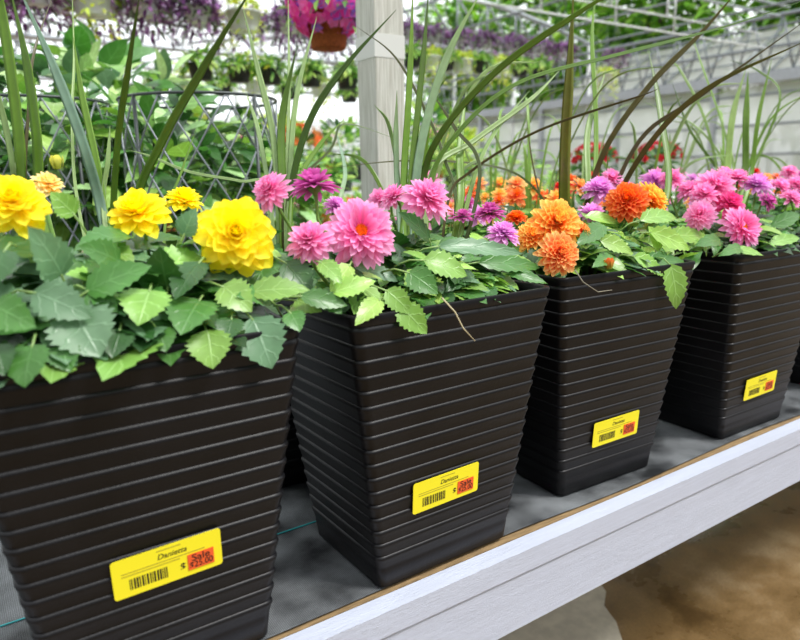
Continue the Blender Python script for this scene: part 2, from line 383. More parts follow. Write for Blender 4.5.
def add_leaf(mb, T, base, D, N_, L_, W_, bend=.5, fold=.25, wave=0, col=(.1, .3, .05), col2=None, ph=0, mi=0, cb=1.0, edge=False):
    U, V, P, fs = T
    D = nrm(D); S = nrm(np.cross(D, N_)); N_ = np.cross(S, D)
    if abs(bend) < 1e-3: al = U; dn = 0*U
    else: al = np.sin(bend*U)/bend; dn = (1-np.cos(bend*U))/bend
    w_ = V*P*W_/2
    h = -dn*L_ + fold*np.abs(w_) + wave*L_*np.sin(7*U+ph)*V
    # tilt: sideways vector stays S
    vs = base + np.outer(al*L_, D) + np.outer(h, N_) + np.outer(w_, S)
    if col2 is None: c = np.tile(np.asarray(col, float), (len(U), 1))
    else:
        k = (U**cb)[:, None]; c = np.asarray(col)*(1-k) + np.asarray(col2)*k
    if edge and col2 is not None:
        k = np.clip(np.maximum(U**3.5, np.abs(V)**2*.9), 0, 1)[:, None]; c = np.asarray(col)*(1-k)+np.asarray(col2)*k
    mb.add(vs, fs, mi, c, np.c_[U, V])

def jit(c, a=.2):
    k = 1+rnd.uniform(-a, a); return tuple(max(0, x*k*(1+rnd.uniform(-a, a)*.35)) for x in c)

def make_flower(name, parent, c, n, R, style, cols, stem_to, open_eye=False):
    """one double dahlia head; parts are added under it"""
    mb = MB(); n = nrm(n); a = np.array([0, 0, 1.]) if abs(n[2]) < .9 else np.array([1., 0, 0])
    X = nrm(np.cross(n, a)); Y = np.cross(n, X)
    c = np.asarray(c, float)
    N_ = {'yellow': 84, 'pink': 112, 'orange': 128, 'small': 30}[style]
    T = {'yellow': T_PE, 'pink': T_PE, 'orange': T_RP, 'small': T_PE2}[style]
    inner = .28 if open_eye else .0
    for i in range(N_):
        t = i/(N_-1)                              # 0 outer .. 1 inner
        tt = t*(1-inner)
        an = i*2.39996+rnd.uniform(-.12, .12)
        rad = X*math.cos(an)+Y*math.sin(an)
        el = math.radians(-12+ 92*tt**1.15) + rnd.uniform(-.17, .17)*(.5 if style == 'orange' else .8)
        if style == 'orange': el += .12
        Lp = R*(1.0-.66*tt**1.1)*(rnd.uniform(.93, 1.05) if style == 'orange' else rnd.uniform(.86, 1.08))
        Wp = {'yellow': .50, 'pink': .30, 'orange': .36, 'small': .5}[style]*R*(1-.5*tt)*rnd.uniform(.88, 1.1)
        D = rad*math.cos(el)+n*math.sin(el)
        NN = -rad*math.sin(el)+n*math.cos(el)
        base = c + n*(R*.30*tt - R*.12) + rad*R*.05*(1-tt) + rad*(R*.16*inner/.28 if open_eye else 0)
        bend = (.35-1.0*tt)*(1 if style != 'orange' else .8)+rnd.uniform(-.15, .15)
        k = rnd.uniform(.88, 1.1)
        cb_, ct = cols; cb_ = np.array(cb_)*k; ct = np.array(ct)*k
        add_leaf(mb, T, base, D, NN, Lp, Wp, bend, .55 if style == 'orange' else .38, .012, cb_, ct, rnd.random()*6, edge=style == 'orange')
    o = mb.build(name, M_PETAL, parent, c)
    if stem_to is not None:
        s = MB(); st = np.asarray(stem_to, float); b0 = c-n*R*.12; m1 = b0-n*R*.7-np.array([0, 0, R*.5]); 
        s.tube([b0+n*R*.03, b0-n*R*.12, b0-n*R*.25, b0-n*R*.5, m1, (m1+st)/2+np.array([rnd.uniform(-.01, .01), 0, 0]), st], [R*.3, R*.26, R*.1, .0022, .0022, .0025, .003], 7)
        s.build('stem', M_STEM, o, (0, 0, 0))
    if open_eye:
        e = MB()
        for k in range(50):
            r = math.sqrt(k/50)*R*.2; an = k*2.4; p = c+n*(R*.12-r*.25)+X*r*math.cos(an)+Y*r*math.sin(an)
            e.tube([p-n*R*.1, p, p+n*R*.05], [R*.025, R*.03, R*.008], 5, 0, jit(lin('#f59a2a'), .25))
        e.build('flower_center', M_PETAL, o)
    return o

def make_bud(parent, c, R, col):
    mb = MB(); c = np.asarray(c, float)
    for i in range(16):
        t = i/15; an = i*2.4; rad = np.array([math.cos(an), math.sin(an), 0])
        el = 1.0+.4*t; D = rad*math.cos(el)+np.array([0, 0, 1])*math.sin(el)
        add_leaf(mb, T_PE2, c+rad*R*.5*(1-t)-np.array([0, 0, R*.6]), D, nrm(rad), R*1.7, R*.9, .9, -.3, 0, jit(lin('#9cb046')), col)
    return mb.build('flower_bud', M_PETAL, parent, c)

def make_blade(parent, pts, d0, d1, w0, col, col2=None, name='grass_blade', label=None, twist=0.0):
    """strap-like leaf through picture points taken at real distances d0 (base) to d1 (tip); w0 base width in metres"""
    K = [np.array(at(px, py, d0+(d1-d0)*i/(len(pts)-1))) for i, (px, py) in enumerate(pts)]
    if name == 'grass_blade':            # rooted in the planter's soil
        o = np.array(parent['_w']); dx = np.clip((K[0][0]-o[0])*.7, -.12, .12); dy = np.clip((K[0][1]-o[1])*.7, -.09, .09)
        K = [np.array([o[0]+dx, o[1]+dy, .355])]+K
    return blade3(parent, K, w0, col, col2, name, label, twist)
def blade3(parent, K, w0, col, col2=None, name='grass_blade', label=None, twist=0.0, mb=None, seg=7):
    K = [np.asarray(k, float) for k in K]
    K = [2*K[0]-K[1]]+K+[2*K[-1]-K[-2]]; P = []
    for i in range(1, len(K)-2):
        for s in range(seg):
            t = s/seg; p0, p1, p2, p3 = K[i-1:i+3]
            P.append(.5*((2*p1)+(-p0+p2)*t+(2*p0-5*p1+4*p2-p3)*t*t+(-p0+3*p1-3*p2+p3)*t**3))
    P.append(K[-2]); P = np.array(P); m = len(P)
    own = mb is None
    if own: mb = MB()
    vs = []; cs = []; fs = []; uv = []
    col2 = col2 or col; ph = rnd.uniform(-.6, .6)+twist
    for i in range(m):
        u = i/(m-1); t = nrm(P[min(i+1, m-1)]-P[max(i-1, 0)])
        view = nrm(np.array([-.45, -.75, .15])); s = nrm(np.cross(t, view)); nn = np.cross(s, t)
        a = ph*(.3+u); s, nn = s*math.cos(a)+nn*math.sin(a), nn*math.cos(a)-s*math.sin(a)
        hw_ = w0/2*(1-.1*u)*min(1, (1-u)*3.2+.06)
        c = np.array(col)*(1-u)+np.array(col2)*u
        for k, (sx, sn) in enumerate(((-1, .0), (-.5, -.30), (0, -.42), (.5, -.30), (1, 0), (.5, -.12), (0, -.26), (-.5, -.12))):
            vs.append(P[i]+s*hw_*sx+nn*hw_*sn*.9); cs.append(c*(1.18 if k == 0 or k == 4 else 1)); uv.append((u, sx))
    for i in range(m-1):
        for k in range(8):
            l = (k+1) % 8; fs.append((i*8+k, i*8+l, (i+1)*8+l, (i+1)*8+k))
    mb.add(vs, fs, 0, cs, np.array(uv))
    if own:
        o = mb.build(name, M_BLADE, parent)
        if label: o['label'] = label
        return o

# ---------------------------------------------------------------- planters
H = .40; W1, W0 = .1685, .1185; DP1, DP0 = .132, .095
def ring(hx, hy, r, z, n=5):
    pts = []
    for k, (sx, sy) in enumerate(((1, 1), (-1, 1), (-1, -1), (1, -1))):
        for i in range(n+1):
            a = PI/2*(k+i/n); pts.append((sx*(hx-r)+r*math.cos(a), sy*(hy-r)+r*math.sin(a), z))
    return pts
def pot_mesh(mb, ribs=17, seg=5, inner=True):
    prof = []                                 # (offset outwards, z)
    prof += [(-.004, .0), (.0, .003), (.0, .030)]
    z0, z1 = .032, .384; st = (z1-z0)/ribs
    for i in range(ribs):
        z = z0+i*st
        prof += [(-.0006, z), (.0000, z+st*.2), (.0007, z+st*.5), (.0015, z+st*.70), (.0018, z+st*.78), (.0016, z+st*.86), (.0008, z+st*.95)]
    prof += [(-.0005, .385), (.0012, .387), (.0018, .398), (.0006, .400)]
    R = [ring(W0+(W1-W0)*z/H+o, DP0+(DP1-DP0)*z/H+o, .012+.004*z/H, z) for o, z in prof]
    for o, z in ((-.003, .400), (-.005, .398), (-.006, .37), (-.006, .355)):
        R.append(ring(W0+(W1-W0)*z/H+o, DP0+(DP1-DP0)*z/H+o, .017, z))
    n = len(R[0]); v = [p for r in R for p in r]
    fs = [(i*n+k, i*n+(k+1) % n, (i+1)*n+(k+1) % n, (i+1)*n+k) for i in range(len(R)-1) for k in range(n)]
    fs.append(tuple(range(n))[::-1])
    mb.add(v, fs)
    sr = ring(W0+(W1-W0)*.9-.006, DP0+(DP1-DP0)*.9-.006, .017, .36)
    return sr
def text_geo(s, size, shear=0):
    cu = bpy.data.curves.new('t', 'FONT'); cu.body = s; cu.size = size; cu.align_x = 'CENTER'; cu.align_y = 'CENTER'; cu.shear = shear; cu.offset = size*.012
    o = bpy.data.objects.new('t', cu); C.collection.objects.link(o)
    bpy.context.view_layer.update()
    me = o.to_mesh(); v = np.array([tuple(x.co) for x in me.vertices]); f = [tuple(p.vertices) for p in me.polygons]
    o.to_mesh_clear(); bpy.data.objects.remove(o); bpy.data.curves.remove(cu)
    return v, f

def price_label(root, yaw, lx, lz, tilt=0.0, lw=.117, lh=.0475, name_txt='Danietta', sale=True):
    base = np.array(root['_w'])
    cy, sy = math.cos(yaw), math.sin(yaw); RZ = np.array([[cy, -sy, 0], [sy, cy, 0], [0, 0, 1]])
    up = nrm([0, -(DP1-DP0)/H, 1]); x = np.array([1., 0, 0]); n = np.cross(x, up)
    x, up2 = x*math.cos(tilt)+up*math.sin(tilt), up*math.cos(tilt)-x*math.sin(tilt)
    o0 = np.array([lx, -(DP0+(DP1-DP0)*lz/H)-.0036, lz])
    def W_(p): return (RZ@(o0+x*p[0]+up2*p[1]+n*p[2]))+base
    def put(mb, v, f, mi=0): mb.add([W_(p) for p in v], f, mi)
    def rect(mb, x0, y0, x1, y1, z0, z1, mi=0):
        v = [(x0, y0, z0), (x1, y0, z0), (x1, y1, z0), (x0, y1, z0), (x0, y0, z1), (x1, y0, z1), (x1, y1, z1), (x0, y1, z1)]
        put(mb, v, [(0, 3, 2, 1), (4, 5, 6, 7), (0, 1, 5, 4), (1, 2, 6, 5), (2, 3, 7, 6), (3, 0, 4, 7)], mi)
    mb = MB(); r = .0035; pts = []
    for k, (sx, sy_) in enumerate(((1, 1), (-1, 1), (-1, -1), (1, -1))):
        for i in range(5):
            a = PI/2*(k+i/4); pts.append((sx*(lw/2-r)+r*math.cos(a), sy_*(lh/2-r)+r*math.sin(a)))
    m = len(pts); put(mb, [(a, b_, 0) for a, b_ in pts]+[(a, b_, .0006) for a, b_ in pts], [tuple(range(m))[::-1], tuple(range(m, 2*m))]+[(i, (i+1) % m, m+(i+1) % m, m+i) for i in range(m)])
    lab = mb.build('price_label', M_YEL, root, smooth=False); lab['label'] = 'yellow price label with a barcode and an orange sale sticker'
    mb = MB(); bx = -lw*.36; r2 = random.Random(3)
    while bx < -lw*.02:
        ww = r2.choice((.0008, .0013, .002)); rect(mb, bx, -lh*.34, bx+ww, -lh*.06, .0006, .0008); bx += ww+r2.choice((.0009, .0014))
    mb.build('barcode', M_INK, lab, smooth=False)
    mb = MB(); v, f = text_geo(name_txt, .0092, .25); put(mb, v*[1, 1, 0]+[0.004, lh*.25, .0008], f)
    v, f = text_geo('$', .0125); put(mb, v*[1, 1, 0]+[lw*.125, -lh*.21, .0008], f)
    mb.build('lettering', M_INK, lab, smooth=False)
    mb = MB()
    for yy, xa, xb in ((.40, -.1, .12), (.10, -.42, .34), (.03, -.42, .1)):
        rect(mb, xa*lw, yy*lh, xb*lw, yy*lh+.0012, .0006, .0008)
    mb.build('small_print', M_INKG, lab, smooth=False)
    mb = MB(); sx0, sx1, sy0, sy1 = lw*.17, lw*.42, -lh*.36, lh*.06
    rect(mb, sx0, sy0, sx1, sy1, .0009, .0014)
    cx = (sx0+sx1)/2
    v, f = text_geo('Sale', .0125); put(mb, v*[1.05, .95, 0]+[cx, sy0+(sy1-sy0)*.72, .0016], f, 1)
    v, f = text_geo('$25.00', .0098); put(mb, v*[.98, 1.1, 0]+[cx, sy0+(sy1-sy0)*.28, .0016], f, 1)
    mb.build('sale_sticker', [M_ORG, M_INK], lab, smooth=False)
    return lab

def new_planter(x, y, yaw, name='flower_planter'):
    root = empty(name, (x, y, .0028)); mb = MB(); sr = pot_mesh(mb)
    cy, sy = math.cos(yaw), math.sin(yaw); RZ = np.array([[cy, -sy, 0], [sy, cy, 0], [0, 0, 1]])
    mb.v = [v@RZ.T+np.array([x, y, .0028]) for v in mb.v]
    p = mb.build('pot', M_POT, root)
    md = p.modifiers.new('e', 'EDGE_SPLIT'); md.split_angle = math.radians(60)
    s = MB(); n = len(sr); v = [np.array(q)@RZ.T+np.array([x, y, .0028]) for q in sr]
    v2 = [q*[1, 1, 1]-np.array([0, 0, .02]) for q in v]
    s.add(v+v2, [tuple(range(n))]+[tuple(range(n, 2*n))[::-1]]+[(k, n+k, n+(k+1) % n, (k+1) % n) for k in range(n)]); s.build('soil', M_SOIL, root)
    return root

def fill_leaves(mb, cx, cy, n, cols, top=.12, T=None, Ls=(.05, .09), rx=.17, ry=.135, zb=.395, asp=.58):
    T = T or T_DA
    for i in range(n):
        a = rnd.uniform(0, 2*PI); q = math.sqrt(rnd.random())
        x = cx+rx*q*math.cos(a)*1.0; y = cy+ry*q*math.sin(a)
        dome = top*(1-q**2.2)
        z = zb+dome*rnd.uniform(.25, 1.0)+rnd.uniform(-.01, .012)
        el = math.radians(max(-6, 48-62*q+rnd.uniform(-22, 18)))
        aa = a+rnd.uniform(-.8, .8)
        D = np.array([math.cos(aa)*math.cos(el), math.sin(aa)*math.cos(el), math.sin(el)])
        N_ = nrm(np.array([-math.cos(aa)*math.sin(el), -math.sin(aa)*math.sin(el), math.cos(el)])+np.array([rnd.uniform(-.35, .35), rnd.uniform(-.5, .1), 0]))
        L_ = rnd.uniform(*Ls)*(1 if q > .5 else .85)
        c = cols[min(len(cols)-1, int(rnd.random()*len(cols)))]
        if y-cy < -ry*.1 and q > .8: z = max(z, zb+.012)
        add_leaf(mb, T, np.array([x, y, z])-D*L_*.35, D, N_, L_, L_*asp*rnd.uniform(.85, 1.15), rnd.uniform(.3, 1.1 if q < .6 else .5), .22, .012, jit(c, .22), ph=rnd.random()*6)

def px_leaf(mb, base, tip, wpx, Yb, Yt, col, bend=.5, T=None, face=(-.35, -.75, .55)):
    B = aty(*base, Yb); E_ = aty(*tip, Yt); D = E_-B; L_ = np.linalg.norm(D); L_ = L_*(1.0+bend*bend/20)
    d = (depth(B)+depth(E_))/2
    N_ = nrm(np.array(face)+np.array([rnd.uniform(-.2, .2), rnd.uniform(-.2, .2), rnd.uniform(-.1, .2)]))
    # rotate start direction up so that the bent leaf ends at the tip
    S = nrm(np.cross(nrm(D), N_)); NN = np.cross(S, nrm(D)); D2 = nrm(D)*math.cos(bend/2)+NN*math.sin(bend/2)
    add_leaf(mb, T or T_DA, B, D2, NN, L_, wpx*d/F_PX*1.05, bend, .22, .012, col, ph=rnd.random()*6)
    s = B-nrm(D)*.03+np.array([0, .02, -.02]); mb.tube([B+D2*.003, (B+s)/2+np.array([0, 0, .004]), s], .0013, 5, 0, lin('#7fa04f'))

# greens
G_DK = lin('#35602b'); G_MD = lin('#4f823a'); G_BL = lin('#678c66'); G_LT = lin('#84b04e'); G_YG = lin('#9cc45a'); G_DEEP = lin('#24451f')
B_GR = lin('#7a9f3e'); B_PL = lin('#9db67a'); B_DK = lin('#4a6628'); B_BR = lin('#55502c'); B_BL = lin('#86a490')

YEL = (lin('#f8e024'), lin('#faee40')); PINK = (lin('#dc68aa'), lin('#f8b6de')); MAG = (lin('#a83a8a'), lin('#e080c4'))
LIL = (lin('#cc7cc8'), lin('#f0b8e8')); ORA = (lin('#e4503a'), lin('#ffd488')); RDO = (lin('#d83c28'), lin('#fa9c58')); PALE = (lin('#f4d880'), lin('#fbe8b0'))
ORY = (lin('#f08c48'), lin('#ffe07c'))

def flower_at(root, px, py, dpx, Y, cols, style, face=(-.45, -.75, .45), eye=False, name='dahlia_flower', label=None):
    c = aty(px, py, Y); R = dpx*depth(c)/F_PX/2
    bx = np.array(root['_w']); st = np.array([c[0]*.45+bx[0]*.55, c[1]*.3+bx[1]*.7+.01, .365])
    n = nrm(np.array(face)+np.array([rnd.uniform(-.12, .12), rnd.uniform(-.12, .12), rnd.uniform(-.12, .12)]))
    o = make_flower(name, root, c, n, R*1.03, style, cols, st, eye)
    if label: o['label'] = label
    return o

def scatter(mb, n, x0, x1, y0, y1, Y0, Y1, Ls, cols, asp=.5, T=None, down=.35):
    # extra leaves in the front of a clump: picture columns x0..x1, rows y0..y1, real depth Y0 (low, front) .. Y1 (high, back)
    for k in range(n):
        t = rnd.random(); px = rnd.uniform(x0, x1); py = y1+(y0-y1)*t; P = aty(px, py, Y0+(Y1-Y0)*t)
        D = nrm([rnd.uniform(-1, 1), rnd.uniform(-.9, -.1), rnd.uniform(-.3, .6)-down*.5*(1-t)]); L_ = rnd.uniform(*Ls)
        add_leaf(mb, T or T_DA, P-D*L_*.5, D, nrm([rnd.uniform(-.6, .2), rnd.uniform(-.9, -.1), 1]), L_, L_*asp*rnd.uniform(.85, 1.15), rnd.uniform(.3, 1.1), .22, .012, jit(rnd.choice(cols), .2), ph=rnd.random()*6)

# ---- planter 1: yellow dahlias
p1 = new_planter(.2663, .1005, -.012)
tag(p1, 'black ribbed planter of yellow dahlias, nearest the camera at the left end of the bench', 'planter')
price_label(p1, -.012, .003, .153, .03)
flower_at(p1, 14, 203, 72, .10, YEL, 'yellow', (-.1, -.7, .6)); flower_at(p1, 138, 213, 66, .10, YEL, 'yellow', (-.3, -.5, .75))
flower_at(p1, 236, 234, 86, .03, YEL, 'yellow', (-.3, -.85, .38), label='large fully open yellow dahlia at the right side of the planter')
flower_at(p1, 184, 200, 42, .17, YEL, 'yellow', (0, -.3, .9)); flower_at(p1, 48, 184, 34, .20, PALE, 'yellow', (.2, -.4, .8), label='pale yellow dahlia behind the others')
make_bud(p1, aty(57, 164, .2), .010, lin('#e8e070'))
L1 = MB()
cols1 = [G_DK, G_MD, G_BL, G_MD, G_BL, G_LT, G_DEEP]
fill_leaves(L1, .255, .115, 330, cols1, .105, Ls=(.055, .095), rx=.175, ry=.14, asp=.66)
for base, tip, wp, Yb, Yt, c in [
    ((33, 345), (25, 388), 46, -.03, -.052, G_MD), ((72, 310), (100, 358), 60, -.01, -.045, G_BL), ((33, 292), (92, 318), 38, .0, -.03, G_BL),
    ((-8, 305), (36, 328), 36, -.02, -.05, G_MD), ((62, 276), (28, 226), 38, .02, -.01, G_BL), ((86, 292), (152, 266), 34, .0, -.02, G_MD),
    ((150, 290), (138, 326), 46, -.01, -.04, G_LT), ((200, 300), (180, 335), 48, -.01, -.045, G_MD), ((207, 330), (213, 369), 40, -.03, -.05, G_LT),
    ((252, 318), (272, 369), 48, -.02, -.05, G_BL), ((222, 286), (252, 312), 34, .0, -.03, G_LT), ((250, 292), (310, 290), 26, -.005, -.03, G_LT),
    ((168, 288), (160, 246), 38, .02, .0, G_DK), ((90, 290), (118, 312), 28, .0, -.02, G_MD), ((120, 262), (78, 246), 30, .03, .01, G_MD),
    ((200, 262), (175, 300), 34, .01, -.02, G_DK), ((285, 262), (312, 296), 30, .03, .0, G_DK), ((5, 250), (-12, 290), 36, .0, -.03, G_DK),
    ((270, 300), (236, 296), 24, .0, -.02, G_MD), ((184, 236), (196, 208), 22, .06, .05, G_BL), ((75, 215), (50, 192), 24, .08, .08, G_LT)]:
    px_leaf(L1, base, tip, wp, Yb, Yt, jit(c, .1), rnd.uniform(.25, .6))
scatter(L1, 26, 0, 280, 232, 330, .0, .07, (.05, .085), [G_MD, G_BL, G_LT, G_DK], .66)
for base, tip, wp, c in [((60, 345), (70, 372), 30, G_MD), ((120, 330), (112, 358), 32, G_DK), ((158, 330), (166, 352), 30, G_MD), ((232, 318), (226, 342), 26, G_DK), ((290, 312), (300, 332), 22, G_MD), ((-4, 345), (4, 376), 30, G_DK)]:
    px_leaf(L1, base, tip, wp, -.025, -.045, jit(c, .1), .4)
L1.build('foliage', M_LEAF, p1)

# ---- planter 2: pink dahlias
p2 = new_planter(.6650, .0995, .012)
tag(p2, 'black ribbed planter of pink dahlias, second from the left', 'planter')
price_label(p2, .012, -.014, .130, .02)
for px, py, dp, Y, cl_, fc, eye in [(270, 190, 44, .10, PINK, (-.7, -.4, .5), 0), (314, 184, 52, .12, MAG, (.1, .35, .9), 0), (310, 240, 52, .02, PINK, (-.5, -.55, .65), 0),
    (361, 231, 66, .03, PINK, (-.35, -.85, .35), 1), (427, 198, 56, .07, PINK, (.15, -.75, .5), 0), (394, 196, 36, .14, PINK, (-.5, 0, .8), 0), (336, 206, 30, .13, LIL, (.2, -.3, .9), 0),
    (490, 212, 34, .12, MAG, (0, .1, 1), 0), (503, 233, 38, .07, LIL, (-.1, -.3, .9), 0), (463, 216, 24, .16, MAG, (0, 0, 1), 0)]:
    flower_at(p2, px, py, dp, Y, cl_, 'pink', fc, bool(eye))
L2 = MB(); cols2 = [G_MD, G_LT, G_MD, G_YG, G_DK, G_BL]
fill_leaves(L2, .67, .125, 320, cols2, .095, Ls=(.04, .08), rx=.165, ry=.135, asp=.5)
for base, tip, wp, Yb, Yt, c in [
    ((332, 293), (376, 281), 20, -.02, -.03, G_YG), ((380, 300), (355, 326), 20, -.02, -.04, G_YG), ((386, 290), (412, 314), 22, -.02, -.04, G_LT),
    ((398, 305), (427, 334), 26, -.03, -.05, G_LT), ((424, 260), (467, 276), 28, .0, -.02, G_LT), ((408, 272), (438, 294), 26, .0, -.03, G_MD),
    ((438, 246), (523, 254), 18, .03, .0, G_BL), ((300, 296), (348, 306), 20, -.01, -.03, G_MD), ((478, 262), (540, 268), 20, .04, .03, G_MD),
    ((430, 240), (398, 212), 20, .06, .05, G_DK), ((350, 265), (330, 292), 20, .0, -.02, G_YG), ((470, 270), (446, 292), 22, .02, .0, G_DK),
    ((320, 262), (342, 284), 20, .0, -.03, G_LT), ((318, 292), (342, 314), 24, .0, -.03, G_MD), ((296, 300), (322, 312), 22, .01, -.02, G_LT), ((500, 270), (548, 284), 14, .04, .0, G_MD)]:
    px_leaf(L2, base, tip, wp, Yb, Yt, jit(c, .1), rnd.uniform(.25, .6))
scatter(L2, 46, 330, 535, 236, 290, .0, .1, (.035, .065), [G_MD, G_LT, G_YG, G_BL, G_DK])
L2.build('foliage', M_LEAF, p2)
b = MB(); b.tube([aty(442, 298, -.04), aty(455, 312, -.048), aty(463, 328, -.052), aty(475, 341, -.052)], [.0012, .001, .001, .0006], 5); tag(b.build('dry_stalk', mat('dry_straw', '#c9bd98', .8), p2), 'thin straw-coloured dry stalk hanging over the rim')

# ---- planter 3: orange dahlias
p3 = new_planter(1.0736, .1355, -.044)
tag(p3, 'black ribbed planter of orange and yellow dahlias, third from the left', 'planter')
price_label(p3, -.044, .000, .108, .02)
for px, py, dp, Y, cl_, fc, sty in [(556, 223, 56, .07, ORY, (-.3, -.8, .5), 'orange'), (533, 237, 38, .09, ORY, (-.6, -.6, .5), 'orange'), (559, 253, 46, .02, ORA, (-.3, -.9, .3), 'orange'),
    (583, 231, 22, .05, ORA, (.5, -.6, .5), 'orange'), (627, 201, 44, .10, RDO, (-.6, -.5, .5), 'orange'), (650, 200, 46, .10, ORY, (.3, -.6, .6), 'orange'), (516, 218, 24, .17, RDO, (-.3, -.2, .9), 'orange')]:
    flower_at(p3, px, py, dp, Y, cl_, sty, fc)
for px, py, dp, Y in [(600, 189, 38, .22), (592, 213, 30, .17), (612, 178, 26, .24), (655, 180, 30, .24)]: flower_at(p3, px, py, dp, Y, LIL if dp != 26 else PINK, 'pink', (-.2, -.5, .7), label='pink dahlia among the orange ones')
make_bud(p3, aty(609, 265, .0), .011, lin('#e8743c'))
L3 = MB()
fill_leaves(L3, 1.08, .15, 310, cols2, .085, Ls=(.04, .075), rx=.165, ry=.13, asp=.5)
for base, tip, wp, Yb, Yt, c in [
    ((670, 264), (676, 309), 24, .0, -.01, G_LT), ((634, 256), (664, 276), 18, .02, .0, G_LT), ((600, 240), (632, 252), 18, .04, .02, G_YG),
    ((650, 232), (690, 250), 20, .04, .03, G_YG), ((640, 220), (676, 218), 18, .06, .06, G_LT), ((668, 236), (708, 238), 18, .06, .06, G_LT),
    ((604, 225), (576, 246), 18, .05, .03, G_MD), ((660, 250), (648, 226), 18, .04, .05, G_YG), ((612, 256), (592, 268), 14, .02, .0, G_MD), ((640, 262), (690, 264), 18, .03, .02, G_MD)]:
    px_leaf(L3, base, tip, wp, Yb, Yt, jit(c, .1), rnd.uniform(.25, .6))
scatter(L3, 60, 585, 700, 216, 262, .02, .12, (.04, .07), [G_MD, G_LT, G_YG, G_LT], .42, T_OV)
L3.build('foliage', M_LEAF, p3)
b = MB(); b.tube([aty(575, 270, -.02), aty(583, 282, -.03), aty(598, 292, -.034), aty(612, 290, -.036)], [.001, .001, .0008, .0005], 5); tag(b.build('dry_stalk', mat('grey_straw', '#8d8878', .8), p3), 'thin grey dry stalk lying over the rim')

# ---- planter 4: pink dahlias further along
p4 = new_planter(1.5350, .1190, -.02)
tag(p4, 'black ribbed planter packed with pink dahlias, fourth from the left', 'planter')
price_label(p4, -.02, -.007, .104, .02)
for px, py, dp, Y, cl_, fc, eye in [(716, 186, 44, .12, PINK, (-.4, -.5, .7), 0), (700, 214, 34, .06, PINK, (-.8, -.5, .3), 0), (730, 204, 36, .08, (lin('#c8327c'), lin('#f070b0')), (-.3, -.6, .6), 0),
    (743, 227, 40, .03, PINK, (-.3, -.85, .4), 1), (768, 201, 24, .06, MAG, (.3, -.7, .5), 0), (690, 190, 30, .16, PINK, (-.3, 0, .9), 0), (757, 184, 34, .14, LIL, (-.1, -.2, 1), 0),
    (738, 178, 30, .18, PINK, (0, 0, 1), 0), (780, 186, 26, .12, PINK, (.2, -.4, .8), 0), (704, 194, 32, .12, PINK, (-.5, -.4, .7), 0), (724, 176, 30, .2, PINK, (0, -.3, 1), 0), (672, 178, 28, .2, PINK, (-.3, -.3, .9), 0), (792, 198, 26, .08, PINK, (.2, -.5, .7), 0)]:
    flower_at(p4, px, py, dp, Y, cl_, 'pink', fc, bool(eye))
L4 = MB(); fill_leaves(L4, 1.54, .135, 200, [G_MD, G_DK, G_LT, G_DEEP], .075, Ls=(.04, .075), rx=.165, ry=.13, asp=.5, T=T_DA2)
for base, tip, wp, Yb, Yt, c in [((742, 248), (718, 256), 12, .0, -.02, G_MD), ((768, 244), (800, 238), 12, .01, .0, G_LT), ((720, 240), (694, 246), 14, .03, .02, G_MD), ((770, 226), (800, 214), 14, .05, .05, G_MD), ((735, 250), (764, 256), 10, .0, -.02, G_LT)]:
    px_leaf(L4, base, tip, wp, Yb, Yt, jit(c, .1), .4, T_DA2)
scatter(L4, 26, 690, 800, 215, 250, .02, .12, (.035, .06), [G_MD, G_LT, G_DK])
L4.build('foliage', M_LEAF, p4)

# ---- planter 5: at the right edge of the picture
p5 = new_planter(2.05, .15, -.02)
tag(p5, 'black ribbed planter of pink dahlias cut by the right edge of the picture', 'planter')
for k, (px, py, dp, Y) in enumerate([(796, 184, 24, .14), (812, 192, 26, .1), (790, 172, 20, .2), (806, 176, 22, .2)]): flower_at(p5, px, py, dp, Y, (PINK, MAG)[k % 2], 'pink', (-.2, -.4, .8))
L5 = MB(); fill_leaves(L5, 2.05, .16, 150, [G_MD, G_DK, G_LT], .075, Ls=(.04, .075), rx=.165, ry=.13, T=T_DA2); L5.build('foliage', M_LEAF, p5)

# ---------------------------------------------------------------- grass blades (spike plants)
def blades(root, lst, d0, k=1.0):
    for pts, dd, wpx, c, c2 in lst:
        make_blade(root, pts, d0, d0+dd, k*wpx*d0/F_PX, jit(c, .08), c2)
blades(p1, [
    ([(24, 215), (20, 150), (12, 80), (0, 0), (-3, -20)], -.06, 15, B_GR, None), ([(44, 215), (36, 130), (26, 60), (10, -12)], -.02, 16, B_GR, B_GR), ([(20, 210), (12, 160), (2, 110), (-6, 80)], -.03, 8, B_PL, B_PL),
    ([(104, 222), (85, 150), (55, 70), (18, -14)], -.1, 12, B_BL, B_BL), ([(106, 222), (96, 160), (82, 95), (73, 36)], 0, 9, B_GR, B_GR), ([(114, 245), (117, 150), (128, 70), (141, -14)], -.15, 7.5, B_GR, B_DK),
    ([(104, 215), (108, 160), (110, 125)], 0, 6, B_PL, B_PL), ([(136, 212), (160, 145), (205, 65), (256, -18)], -.12, 10, B_GR, B_DK), ([(165, 225), (182, 170), (196, 130)], .02, 4, B_GR, B_GR),
    ([(78, 205), (72, 120), (74, 60), (72, -12)], .1, 4, B_PL, B_GR), ([(28, 215), (30, 90), (36, 45), (55, -10)], .1, 4, B_BR, B_BR)], .93, .85)
